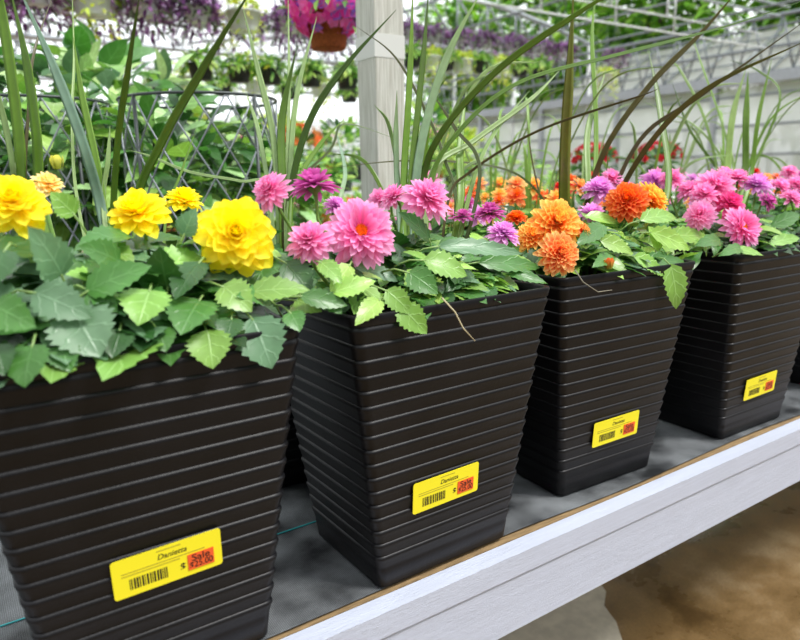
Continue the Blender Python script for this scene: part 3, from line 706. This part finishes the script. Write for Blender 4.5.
blades(p2, [
    ([(404, 190), (408, 110), (411, 50), (413, -14)], -.02, 7.5, B_GR, B_GR), ([(411, 190), (418, 110), (424, 50), (429, -14)], 0, 7, B_GR, B_DK), ([(415, 192), (428, 115), (450, 50), (482, -10)], 0, 9, B_BL, B_PL),
    ([(422, 192), (440, 135), (500, 68), (580, 12), (625, -14)], -.15, 7, B_DK, B_GR), ([(430, 185), (462, 128), (520, 82), (620, 54), (720, 28), (812, -2)], -.1, 5, B_GR, B_DK),
    ([(398, 195), (396, 140), (397, 90)], 0, 6, B_BL, B_PL), ([(460, 205), (460, 150), (466, 92)], .1, 9, B_GR, B_GR), ([(456, 205), (445, 160), (430, 120), (396, 58), (356, 26)], .1, 3.5, B_DK, B_BR),
    ([(430, 178), (475, 140), (530, 100), (560, 70)], .15, 6, B_PL, B_PL), ([(468, 200), (490, 140), (530, 90)], .12, 5, B_GR, B_PL),
    ([(480, 175), (455, 128), (430, 90)], .1, 4, B_DK, B_BR), ([(448, 202), (470, 172), (540, 130), (640, 96), (660, 88)], .05, 3, B_BR, B_BR)], 1.13)
blades(p3, [
    ([(565, 222), (565, 150), (569, 80), (574, -16)], -.3, 15, lin('#7c8436'), lin('#6f7a34')), ([(552, 215), (520, 176), (470, 163), (400, 161), (330, 168)], -.1, 2.5, B_DK, B_BR), ([(545, 215), (532, 160), (526, 112)], .0, 2.5, B_BR, B_BR), ([(604, 262), (606, 200), (608, 150)], .0, 7, B_GR, B_DK), ([(582, 225), (605, 150), (650, 85), (700, 34), (740, -12)], -.2, 5.5, B_BR, lin('#76703f')),
    ([(606, 222), (645, 150), (705, 90), (812, 38)], -.25, 6.5, lin('#5d4a35'), lin('#6c7238')), ([(600, 225), (640, 140), (700, 96), (812, 16)], -.1, 4.5, lin('#6b5f48'), B_BR),
    ([(588, 190), (588, 130), (606, 70)], .1, 7, B_GR, B_PL), ([(594, 190), (596, 120), (592, 40), (596, -10)], .15, 5, B_GR, B_GR), ([(666, 200), (660, 110), (648, 48)], .15, 8, B_GR, B_DK)], 1.42)
blades(p4, [
    ([(726, 190), (732, 120), (746, 68)], 0, 8, lin('#a9c86a'), B_PL), ([(743, 190), (746, 120), (748, 72)], 0, 7, B_DK, B_GR), ([(748, 190), (758, 120), (772, 58)], 0, 4.5, B_GR, B_GR),
    ([(720, 190), (705, 120), (680, 70), (668, 60)], .1, 3, B_GR, B_PL), ([(735, 190), (700, 130), (640, 100)], .1, 2.5, B_PL, B_PL), ([(740, 190), (770, 120), (812, 90)], .1, 3, B_GR, B_GR),
    ([(728, 190), (690, 130), (672, 82)], .1, 3, B_GR, B_DK), ([(745, 185), (780, 100), (760, 72), (730, 60)], .1, 3, B_GR, B_DK), ([(735, 188), (724, 130), (700, 60), (690, 30)], .1, 2.5, B_PL, B_GR)], 1.85)

# ---------------------------------------------------------------- second and third row of planters on the bench
def row_planter(style_cols, spike=True, nf=12, sty='small', nb=6):
    root = new_planter(0, 0, 0, 'flower_planter')
    L_ = MB(); fill_leaves(L_, 0, 0, 120, [G_MD, G_LT, G_DK, G_BL], .09, Ls=(.045, .08), rx=.17, ry=.135, T=T_DA2); L_.build('foliage', M_LEAF2, root)
    for k in range(nf):
        a = k*2.4; q = math.sqrt((k+.5)/nf); c = np.array([.16*q*math.cos(a), .13*q*math.sin(a), .475+.05*(1-q*q)+rnd.uniform(-.015, .03)])
        make_flower('dahlia_flower', root, c, nrm([c[0]*3-.2, c[1]*3-.4, .6]), rnd.uniform(.022, .032), sty, style_cols[k % len(style_cols)], np.array([c[0]*.5, c[1]*.5, .36]))
    for k in range(nb):
        a = rnd.uniform(0, 2*PI); q = rnd.uniform(.03, .3); hh = rnd.uniform(.25, .5)
        r0 = np.array([.02*math.cos(a), .02*math.sin(a)+.02, .36]); D = np.array([math.cos(a), math.sin(a), 0])
        blade3(root, [r0, r0+D*q*.15+[0, 0, hh*.45], r0+D*q*.5+[0, 0, hh*.85], r0+D*q+[0, 0, hh*(1.0-.35*q)]], rnd.uniform(.005, .009), jit(rnd.choice([B_GR, B_PL, B_PL]), .1))
    return root
protoO = row_planter([RDO, ORA, RDO, ORY]); protoP = row_planter([PINK, MAG, LIL, PINK]); protoR = row_planter([(lin('#c01820'), lin('#e8484a')), RDO])
rows = [(protoP, .90, .40, 'pink dahlia planter in the second row, directly behind the pink planter'), (protoO, 1.27, .43, 'orange dahlia planter in the second row, behind the thick reed-like blade'), (protoP, 1.66, .42, 'pink dahlia planter in the second row, behind the orange and yellow planter'),
        (protoO, 2.10, .44, 'orange dahlia planter in the second row, behind the packed pink planter'), (protoP, 2.58, .43, 'pink dahlia planter in the second row, nearest the right edge'),
        (protoO, 1.42, .74, 'orange dahlia planter in the back row, just right of the wooden post'), (protoR, 1.82, .76, 'red and orange dahlia planter in the back row, behind the thick blade'), (protoP, 2.25, .74, 'pink dahlia planter in the back row, left of the red-orange one'),
        (protoR, 2.75, .75, 'red dahlia planter in the back row, towards the right edge'), (protoP, 3.25, .74, 'pink dahlia planter in the back row, far right'), (protoO, 3.1, .42, 'orange dahlia planter in the second row, far right')]
used = set()
for k, (pr, x, y, lb) in enumerate(rows):
    o = pr if pr.name not in used else copy_tree(pr); used.add(pr.name)
    place(o, (x, y, .0028), (0, .12, -.1)[k % 3], 1)
    tag(o, lb, 'planter', 'planters in the rows behind')

# spike grass cluster behind planters 1 and 2
gp = new_planter(.62, .47, 0, 'grass_planter'); tag(gp, 'planter of tall pale green spiky grass standing behind the gap between yellow and pink dahlias', 'planter')
L_ = MB(); fill_leaves(L_, .62, .47, 110, [G_MD, G_DK, G_LT], .07, Ls=(.045, .08), T=T_DA2); L_.build('foliage', M_LEAF2, gp)
blades(gp, [([(278, 200), (272, 130), (258, 70), (243, 8)], 0, 6.5, B_PL, B_PL), ([(283, 200), (282, 120), (297, 46)], 0, 9, B_GR, B_DK), ([(286, 200), (289, 90), (288, -14)], .05, 4, B_PL, B_PL),
    ([(289, 200), (296, 100), (317, 16)], .05, 6, B_PL, B_PL), ([(290, 200), (308, 125), (342, 70), (396, 10)], -.05, 7, B_DK, B_DK), ([(292, 200), (316, 150), (345, 118)], .05, 5, B_GR, B_GR),
    ([(286, 200), (330, 150), (345, 124), (400, 140)], .1, 3, B_BR, B_DK), ([(268, 190), (240, 181), (190, 172), (150, 156), (128, 150)], -.05, 3, B_PL, B_PL), ([(270, 200), (258, 130), (246, 92)], .1, 5, B_PL, B_PL), ([(340, 200), (345, 170), (336, 130)], .2, 5, B_PL, B_BL)], 1.28)

# ---------------------------------------------------------------- shrubs and wire lattice at the left
def pot_round(mb, c, r, h, mi=0, n=18):
    mb.lathe([(r*.1, 0), (r*.74, 0), (r*.76, .004), (r*.95, h*.9), (r, h*.9), (r*1.02, h), (r*.93, h), (r*.9, h*.88), (r*.05, h*.86)], n, mi, c)
def shrub(name, base, r_pot, h_pot, crown_c, crown_r, nleaf, Ls, cols, asp=.5, T=None, label='', cat='plant', pm=None, group=None, upl=.3, bend=(.3, 1.0)):
    T = T or T_OV
    root = empty(name, base); tag(root, label, cat, group)
    b = MB(); pot_round(b, base, r_pot, h_pot); b.build('pot', pm or M_BPOT, root)
    s = MB(); base = np.asarray(base, float); cc = base+np.array(crown_c, float); s0 = base+[0, 0, h_pot*.85]
    f = MB(); rr = np.array(crown_r)
    for k in range(nleaf):
        v = nrm([rnd.gauss(0, 1), rnd.gauss(0, 1), rnd.gauss(0, 1)]); q = rnd.random()**.45
        p = cc+v*rr*q; D = nrm(v*[1, 1, .5]+np.array([rnd.uniform(-.5, .5), rnd.uniform(-.5, .5), rnd.uniform(-.5, .5)+upl*.2]))
        N_ = nrm(np.array([rnd.uniform(-.5, .5), rnd.uniform(-.7, .3), 1]))
        L_ = rnd.uniform(*Ls)
        add_leaf(f, T, p, D, N_, L_, L_*asp*rnd.uniform(.8, 1.2), rnd.uniform(*bend), .2, .01, jit(rnd.choice(cols), .2))
    for k in range(9):
        v = nrm([rnd.gauss(0, 1), rnd.gauss(0, 1), abs(rnd.gauss(0, 1))]); e = cc+v*rr*.8
        s.tube([s0+np.array([rnd.uniform(-1, 1), rnd.uniform(-1, 1), 0])*r_pot*.3, (s0+e)/2+[0, 0, .02], e], [.006*r_pot/.1, .004*r_pot/.1, .002], 5)
    s.build('stems', M_STEM, root); f.build('foliage', M_LEAF2 if T is not T_OV else M_LEAF, root)
    return root
SH = [G_MD, G_LT, G_YG, lin('#a8cc88'), G_DK, lin('#5f9448')]
def on_bench(px, d):   # spot on the rear table below a picture column
    p = at(px, 175, d); return p
# rear table
rt = empty('rear_table', (.8, 1.9, FLOOR)); tag(rt, 'grey slatted table behind the planters carrying leafy green shrubs', 'table')
b = MB(); b.box((-.9, 1.15, -.05), (1.05, 3.1, -.02)); b.build('tabletop', M_METD, rt, smooth=False)
for x in (-.8, .95):
    for y in (1.25, 3.0):
        b = MB(); b.box((x-.03, y-.03, FLOOR), (x+.03, y+.03, -.05)); b.build('leg', M_METD, rt, smooth=False)
for nm, px, d, cz, cr, nl, Ls, cl_, lb in [
    ('leafy_shrub', 50, 2.0, .60, (.27, .24, .24), 380, (.07, .12), SH, 'leafy green shrub at the far left behind the yellow dahlias'),
    ('leafy_shrub', 175, 2.05, .58, (.31, .27, .25), 480, (.08, .13), SH, 'large leafy shrub inside the right wire lattice behind the yellow dahlias'),
    ('leafy_shrub', 110, 2.75, .80, (.42, .3, .30), 420, (.10, .17), [G_LT, lin('#b4d48c'), G_MD, G_BL], 'tall pale-leaved shrub above and behind the wire lattices'),
    ('leafy_shrub', 262, 2.5, .50, (.2, .2, .2), 240, (.06, .11), SH, 'small leafy shrub left of the tall pale grass'),
    ('leafy_shrub', 8, 2.7, .78, (.28, .26, .32), 280, (.1, .15), [G_MD, G_DK, G_LT], 'tall broad-leaved shrub behind the grass at the left edge')]:
    p = at(px, 175, d); shrub(nm, (p[0], p[1], -.02), .13, .2, (0, 0, cz), cr, nl, Ls, cl_, .55, label=lb)
for nm, px, d, cz, cr, lb in [('leafy_shrub', 222, 4.3, .62, (.34, .3, .26), 'small-leaved green shrub in a floor pot behind the right wire lattice'),
    ('leafy_shrub', 300, 4.5, .52, (.34, .3, .24), 'small-leaved green shrub in a floor pot seen between the pale grass and the wooden post'),
    ('leafy_shrub', 432, 6.3, .66, (.45, .4, .4), 'round green shrub in a floor pot seen just right of the wooden post'),
    ('leafy_shrub', 505, 6.6, .5, (.45, .4, .34), 'round green shrub in a floor pot seen left of the thick reed-like blade')]:
    p = at(px, 175, d); shrub(nm, (p[0], p[1], FLOOR), .2, .4, (0, 0, cz-FLOOR), cr, 420, (.06, .11), [G_MD, G_LT, G_YG, lin('#b9cf74'), G_DK], .45, T=T_OV1, label=lb)
def lattice(px, d, r, ztop, zbot, label):
    p = at(px, 175, d); root = empty('wire_lattice', (p[0], p[1], -.02)); tag(root, label, 'plant support', 'wire lattices')
    n = 16
    for nm_, z in (('top_ring', ztop), ('bottom_ring', zbot)):
        b = MB(); b.tube([(p[0]+r*math.cos(a), p[1]+r*math.sin(a), z) for a in np.linspace(0, 2*PI, 33)[:-1]], .0042, 6, closed=True); b.build(nm_, M_WIRE, root)
    b = MB()
    for s in (1, -1):
        for k in range(n):
            pts = [(p[0]+r*math.cos(2*PI*(k+s*t*4)/n), p[1]+r*math.sin(2*PI*(k+s*t*4)/n), zbot+(ztop-zbot)*t) for t in np.linspace(0, 1, 10)]
            b.tube(pts, .0024, 5)
    b.build('diamond_mesh', M_WIRE if False else M_METD, root)
    for k in range(4):
        a = k*PI/2+.4; b = MB(); b.bar((p[0]+r*math.cos(a), p[1]+r*math.sin(a), -.02), (p[0]+r*math.cos(a), p[1]+r*math.sin(a), ztop), .005); b.build('leg', M_WIRE, root)
lattice(205, 1.9, .21, at(205, 95, 1.72)[2], .22, 'round diamond wire lattice nearer the tall pale grass')
lattice(40, 1.9, .20, at(40, 97, 1.72)[2], .22, 'round diamond wire lattice behind the left grass blades')

# ---------------------------------------------------------------- hanging baskets
PUR = [lin('#6a3f6e'), lin('#8a5a92'), lin('#4c2a4e'), lin('#a47cab'), lin('#5a6a4a')]
def basket(cols, potm, nleaf=220, R=.17, trail=.22, Ls=(.05, .09), T=None, label='', potr=.12, poth=.13, blossoms=None, asp=.32, hook=.6, pn='pot'):
    root = empty('hanging_basket', (0, 0, 0))
    b = MB(); pot_round(b, (0, 0, -poth), potr, poth); b.build(pn, potm, root)
    f = MB()
    for k in range(nleaf):
        a = rnd.uniform(0, 2*PI); q = rnd.random()**.6; z = .08*(1-q*q)-trail*max(0, rnd.random()*1.3-.5)*q
        rr = R*q*(1-.25*max(0, -z)/max(trail, .01))
        p = np.array([rr*math.cos(a), rr*math.sin(a), z]); D = nrm([math.cos(a+rnd.uniform(-.9, .9)), math.sin(a+rnd.uniform(-.9, .9)), rnd.uniform(-1.1, .7)])
        L_ = rnd.uniform(*Ls); add_leaf(f, T or T_OV1, p, D, (rnd.uniform(-.4, .4), rnd.uniform(-.4, .4), 1), L_, L_*asp, .5, .2, 0, jit(rnd.choice(cols), .25))
    f.build('foliage', M_LEAF2, root)
    if blossoms:
        g = MB()
        for k in range(blossoms[0]):
            v = nrm([rnd.gauss(0, 1), rnd.gauss(0, 1), rnd.gauss(0, .9)+.1]); p = v*[R*1.02, R*1.02, R*.9]+np.array([0, 0, .03])
            c = rnd.choice(blossoms[1]); nn = v
            X = nrm(np.cross(nn, [0.1, .2, 1])); Y = np.cross(nn, X)
            for j in range(5):
                a = j*2*PI/5; D = nrm(X*math.cos(a)+Y*math.sin(a)+nn*.35); add_leaf(g, T_PE2, p, D, nn, blossoms[2], blossoms[2]*.95, .3, .1, 0, jit(c, .12))
        g.build('blossoms', M_PETAL, root)
    h = MB()
    for k in range(3):
        a = k*2*PI/3; h.bar((potr*math.cos(a), potr*math.sin(a), -.005), (0, 0, hook*.75), .002, 4)
    h.tube([(0, 0, hook*.75), (0, 0, hook*.93), (.01, 0, hook), (.022, 0, hook*.97)], .003, 5)
    h.build('wire_hanger', M_METD, root)
    return root
used2 = {}
def put(proto, P, label, cat, group, s=1, rz=0):
    o = proto if proto.name not in used2 else copy_tree(proto); used2[proto.name] = 1
    place(o, P, rz, s); tag(o, label, cat, group); return o
ORD = ['first', 'second', 'third', 'fourth', 'fifth', 'sixth', 'seventh', 'eighth', 'ninth', 'tenth', 'eleventh', 'twelfth', 'thirteenth', 'fourteenth', 'fifteenth', 'sixteenth', 'seventeenth', 'eighteenth', 'nineteenth', 'twentieth']

bkP = basket(PUR, M_WPOT, 460, R=.16, trail=.34, potr=.085, poth=.1); bkY = basket([lin('#b8c84a'), lin('#cdd85e'), lin('#94aa3c')], M_WPOT, 220, R=.15, trail=.5, Ls=(.04, .07), asp=.4)
bkG = basket([G_LT, G_MD, lin('#b4d070')], M_BPOT, 170, R=.13, trail=.10, Ls=(.06, .11), potr=.1, poth=.12)
bkM = basket([G_MD, G_LT], M_COIR, 120, R=.175, trail=.12, blossoms=(430, [lin('#f040b8'), lin('#f45cc8'), lin('#b07ee6'), lin('#f88ad4')], .028), potr=.105, poth=.17, pn='coir_pot')
def rail(y, z, x0, x1, drops, label):
    root = empty('hanging_rail', (x0, y, z)); tag(root, label, 'rail')
    b = MB(); b.bar((x0, y, z), (x1, y, z), .012, 8); b.build('pipe', M_WPIPE, root)
    for x in drops:
        b = MB(); b.bar((x, y, z), (x, y, 3.0), .012, 8); b.build('drop_pipe', M_WPIPE, root)
    b = MB(); b.bar((x0-.5, y, 3.0), (x1+.5, y, 3.0), .02, 6); b.build('roof_pipe', M_METAL, root)
def onrail(px, y, z):      # the point of the rail line seen in a picture column
    v = FW + RT*(px-400)/F_PX - UP*(60-320)/F_PX; P = CAM+v*(y-CAM[1])/v[1]; return (P[0], y, z)
HK = .6
PB = at(327, 9, 3.0)
put(bkM, PB, 'hanging basket of magenta and violet petunias in a brown pot left of the wooden post', 'hanging basket', None, 1.0)
rail(PB[1], PB[2]+HK, PB[0]-1.5, PB[0]+.6, (PB[0]-1.3, PB[0]+.5), 'white hanging rail above the petunia basket')
def hang(proto, pxs, y, z, lab, cat_group, s=1.0):
    for k, px in enumerate(sorted(pxs)):
        put(proto, onrail(px, y, z+HK*(1-s)), lab % ORD[k], 'hanging basket', cat_group, s, k*1.3)
hang(bkP, [-6, 46, 150, 200, 292], 3.9, 1.66, 'purple-leaved hanging basket, %s from the left in the front group left of the post', 'purple hanging baskets')
hang(bkY, [98, 246], 3.9, 1.66, 'yellow-green trailing plant in a white hanging pot, %s from the left', 'yellow-green hanging plants')
rail(3.9, 1.66+HK, -1.2, 3.2, (-1, .55, 1.75, 3.0), 'white hanging rail of the front purple baskets at upper left')
hang(bkP, [20, 66, 112, 158, 204, 250, 296, 340], 5.0, 1.86, 'purple-leaved hanging basket, %s from the left in the rear group left of the post', 'purple hanging baskets')
rail(5.0, 1.86+HK, -1.2, 4.2, (-1, 1.0, 2.6, 4.0), 'white hanging rail of the rear purple baskets at upper left')
hang(bkG, [200, 238, 270, 310, 347], 4.6, 1.42, 'green plant in a small black hanging pot, %s from the left', 'black hanging pots')
rail(4.6, 1.42+HK, -.5, 3.6, (-.4, 1.3, 3.4), 'white hanging rail of the small black pots left of the post')
hang(bkY, [188, 254, 320], 6.2, 1.55, 'yellow-green hanging plant far back left of the post, %s from the left', 'yellow-green hanging plants')
hang(bkG, [158, 220, 287, 348], 6.2, 1.5, 'green hanging plant far back left of the post, %s from the left', 'black hanging pots')
rail(6.2, 1.55+HK, .6, 4.8, (.8, 2.1, 3.4, 4.6), 'farthest white hanging rail left of the wooden post')
hang(bkP, [408, 434, 460, 486, 512, 538, 564, 616], 5.6, 2.08, 'purple-leaved hanging basket, %s from the left right of the wooden post', 'purple hanging baskets')
rail(5.6, 2.08+HK, 3.8, 11.5, (4.3, 5.4, 6.6, 7.8, 9.0, 10.2), 'long white hanging rail right of the wooden post')
hang(bkY, [430, 462, 500, 606], 5.2, 1.75, 'yellow-green hanging plant right of the wooden post, %s from the left', 'yellow-green hanging plants')
hang(bkG, [412, 446, 480, 520, 540], 5.2, 1.75, 'green plant in a black hanging pot right of the post, %s from the left', 'black hanging pots')
rail(5.2, 1.75+HK, 3.8, 11.0, (4.0, 5.0, 6.1, 7.4, 8.6), 'lower white hanging rail right of the wooden post')

# ---------------------------------------------------------------- benches and potted plants further back
def far_bench(a, L_, wd, zt, label):
    root = empty('plant_bench', (a[0], a[1], FLOOR)); tag(root, label, 'bench', 'benches further back')
    b = MB(); b.box((a[0], a[1], zt-.05), (a[0]+L_, a[1]+wd, zt)); b.build('tabletop', M_WPIPE, root, smooth=False)
    x = a[0]+.1
    while x < a[0]+L_:
        for y in (a[1]+.1, a[1]+wd-.1):
            b = MB(); b.box((x-.03, y-.03, FLOOR), (x+.03, y+.03, zt-.05)); b.build('leg', M_METAL, root, smooth=False)
        x += 1.4
far_bench((1.3, 3.3), 4.0, 1.1, .0, 'white bench nearest behind the wooden post, full of bedding plants')
far_bench((1.6, 5.2), 5.5, 1.1, .05, 'white bench in the middle distance beyond the wooden post')
far_bench((4.6, 2.2), 5.0, 1.0, .0, 'white bench at the right beyond the dahlias')
far_bench((2.2, 7.6), 7.5, 1.2, .15, 'white bench far back near the greenhouse wall')
far_bench((1.4, 4.75), 3.6, .4, .42, 'narrow raised white shelf behind the nearest bench')
far_bench((1.8, 6.6), 5.0, .5, .5, 'narrow raised white shelf behind the middle-distance bench')
def bed_plant(cols, bl, nleaf=90, R=.13, h=.2, pm=None):
    root = empty('potted_plant', (0, 0, 0)); b = MB(); pot_round(b, (0, 0, 0), .085, .13); b.build('pot', pm or M_TERRA, root)
    f = MB()
    for k in range(nleaf):
        v = nrm([rnd.gauss(0, 1), rnd.gauss(0, 1), rnd.gauss(0, 1)]); p = v*[R, R, h*.5]*(rnd.random()**.4)+np.array([0, 0, .14+h*.4]); L_ = rnd.uniform(.05, .09)
        add_leaf(f, T_OV1, p, nrm(v+[0, 0, .2]), (rnd.uniform(-.4, .4), rnd.uniform(-.5, .3), 1), L_, L_*.55, .5, .2, 0, jit(rnd.choice(cols), .2))
    f.build('foliage', M_LEAF2, root)
    if bl:
        g = MB()
        for k in range(45):
            v = nrm([rnd.gauss(0, 1), rnd.gauss(0, 1), abs(rnd.gauss(0, 1))]); p = v*[R*1.1, R*1.1, h*.6]+np.array([0, 0, .16+h*.4]); X = nrm(np.cross(v, [0.1, .2, 1])); Y = np.cross(v, X)
            for j in range(4):
                a = j*PI/2; add_leaf(g, T_PE2, p, nrm(X*math.cos(a)+Y*math.sin(a)+v*.4), v, .024, .024, .3, .1, 0, jit(rnd.choice(bl), .12))
        g.build('blossoms', M_PETAL, root)
    return root
GL = [G_LT, G_MD, lin('#b0cc78'), G_DK]
PR = [('red', bed_plant(GL, [lin('#d8302a'), lin('#ee5a3a')])), ('orange', bed_plant(GL, [lin('#f07a3a'), lin('#f8a060')])), ('pink', bed_plant(GL, [lin('#f07ab0'), lin('#f8b4d0')])),
      ('white', bed_plant(GL, [lin('#f4f2ee'), lin('#f8dfe4')])), ('leafy green', bed_plant(GL, None, 130, .15, .34, M_BPOT)), ('yellow-green', bed_plant([lin('#c0d060'), lin('#a8c050')], None, 120, .13, .26, M_BPOT)), ('purple-leaved', bed_plant(PUR, None, 110, .12, .22, M_WPOT))]
vis = []
def rowplants(x0, x1, y, z, step, pat, where, sc=1.0):
    x = x0; k = 0; cnt = {}
    xs = []
    while x < x1:
        px, py = pxof((x, y, z+.2))
        if -20 < px < 830 and depth((x, y, z)) > 0: xs.append(x)
        x += step
    n = len(xs)
    for k, x in enumerate(xs):
        cn, pr = PR[pat[k % len(pat)]]
        o = put(pr, (x+rnd.uniform(-.03, .03), y+rnd.uniform(-.04, .04), z), '%s potted plant, %s from left %s' % (cn, ORD[min(k, 19)], where), 'potted plant', 'potted plants on the benches behind', sc*rnd.uniform(.85, 1.15), rnd.uniform(0, 6))
rowplants(1.5, 5.2, 3.5, .0, .3, [4, 0, 3, 1, 4, 2], 'in the front row behind the post')
rowplants(1.6, 5.2, 4.1, .0, .34, [5, 4, 2, 4, 0], 'in the second row behind the post')
rowplants(1.8, 7.0, 5.5, .05, .38, [1, 4, 3, 0, 6, 5], 'on the middle-distance bench')
rowplants(4.8, 9.4, 2.5, .0, .42, [3, 2, 0, 1, 3], 'on the bench beyond the dahlias')
rowplants(2.4, 9.5, 8.0, .15, .5, [4, 5, 2, 6, 4], 'on the far bench by the wall')
rowplants(1.45, 4.9, 4.95, .42, .46, [4, 5, 4, 1, 4, 6], 'on the nearer raised shelf', 1.6)
rowplants(1.9, 6.7, 6.85, .5, .55, [4, 4, 2, 5, 3], 'on the farther raised shelf', 1.8)
# red geraniums behind the thick blade
PRD = bed_plant([G_DK, G_MD], [lin('#a01420'), lin('#c42830')], 110, .12, .16)
RS = at(592, 200, 3.9)
put(PRD, RS, 'red-flowering plant on the stand, seen just right of the thick blade', 'potted plant', 'red plants on the stand', 1.0, 1)
put(PRD, (RS[0]+.28, RS[1]-.22, RS[2]), 'red-flowering plant on the stand, the right one of the pair', 'potted plant', 'red plants on the stand', 1.0, 2)
st = empty('plant_stand', (RS[0], RS[1], FLOOR)); tag(st, 'white stand with two red-flowering plants behind the dahlias', 'stand')
b = MB(); b.box((RS[0]-.2, RS[1]-.45, RS[2]-.03), (RS[0]+.5, RS[1]+.2, RS[2]-.002)); b.build('shelf', M_WPIPE, st, smooth=False)
for dx, dy in ((-.17, -.42), (.47, -.42), (-.17, .17), (.47, .17)):
    b = MB(); b.bar((RS[0]+dx, RS[1]+dy, FLOOR), (RS[0]+dx, RS[1]+dy, RS[2]-.03), .015); b.build('leg', M_WPIPE, st)

# ---------------------------------------------------------------- trees outside, beyond the right wall
def tree(base, h, cr, n, cols, label):
    root = empty('tree', base); tag(root, label, 'tree', 'trees beyond the greenhouse wall')
    base = np.asarray(base, float); t = MB(); t.tube([base, base+[.1, 0, h*.4], base+[0, .1, h*.8]], [.16, .12, .05], 8)
    for k in range(6):
        a = k*1.05; t.tube([base+[0, 0, h*(.35+.06*k)], base+[cr*.6*math.cos(a), cr*.6*math.sin(a), h*(.55+.06*k)]], [.06, .02], 6)
    t.build('trunk', M_BARK, root)
    f = MB()
    for k in range(n):
        v = nrm([rnd.gauss(0, 1), rnd.gauss(0, 1), rnd.gauss(0, 1)]); q = rnd.random()**.35; bump = 1+.22*math.sin(v[0]*7+v[2]*5)+.15*math.sin(v[1]*11)
        p = base+[0, 0, h*.62]+v*[cr, cr, h*.42]*q*bump; L_ = rnd.uniform(.32, .58)
        add_leaf(f, T_OV1, p, nrm(v+[rnd.uniform(-.6, .6), rnd.uniform(-.6, .6), rnd.uniform(-.7, .2)]), (rnd.uniform(-.6, .6), rnd.uniform(-.6, .6), 1), L_, L_*.42, .6, .2, 0, jit(rnd.choice(cols), .3))
    f.build('crown', M_LEAF2, root)
TG = [lin('#8fbe46'), lin('#6d9c3c'), lin('#a8d458'), lin('#4a7830')]
for k, (x, y, h, cr) in enumerate([(18, 20.8, 8.6, 2.1), (18.3, 16.5, 9, 2.15), (17.8, 12.1, 8.6, 2.1), (18.2, 7.7, 9, 2.1), (18, 3.4, 8.6, 2.1)]):
    tree((x, y, FLOOR), h, cr, 3600, TG, 'green leafy tree beyond the right wall, %s from the left' % ORD[k])

for o in bpy.data.objects:
    if '_w' in o: del o['_w']
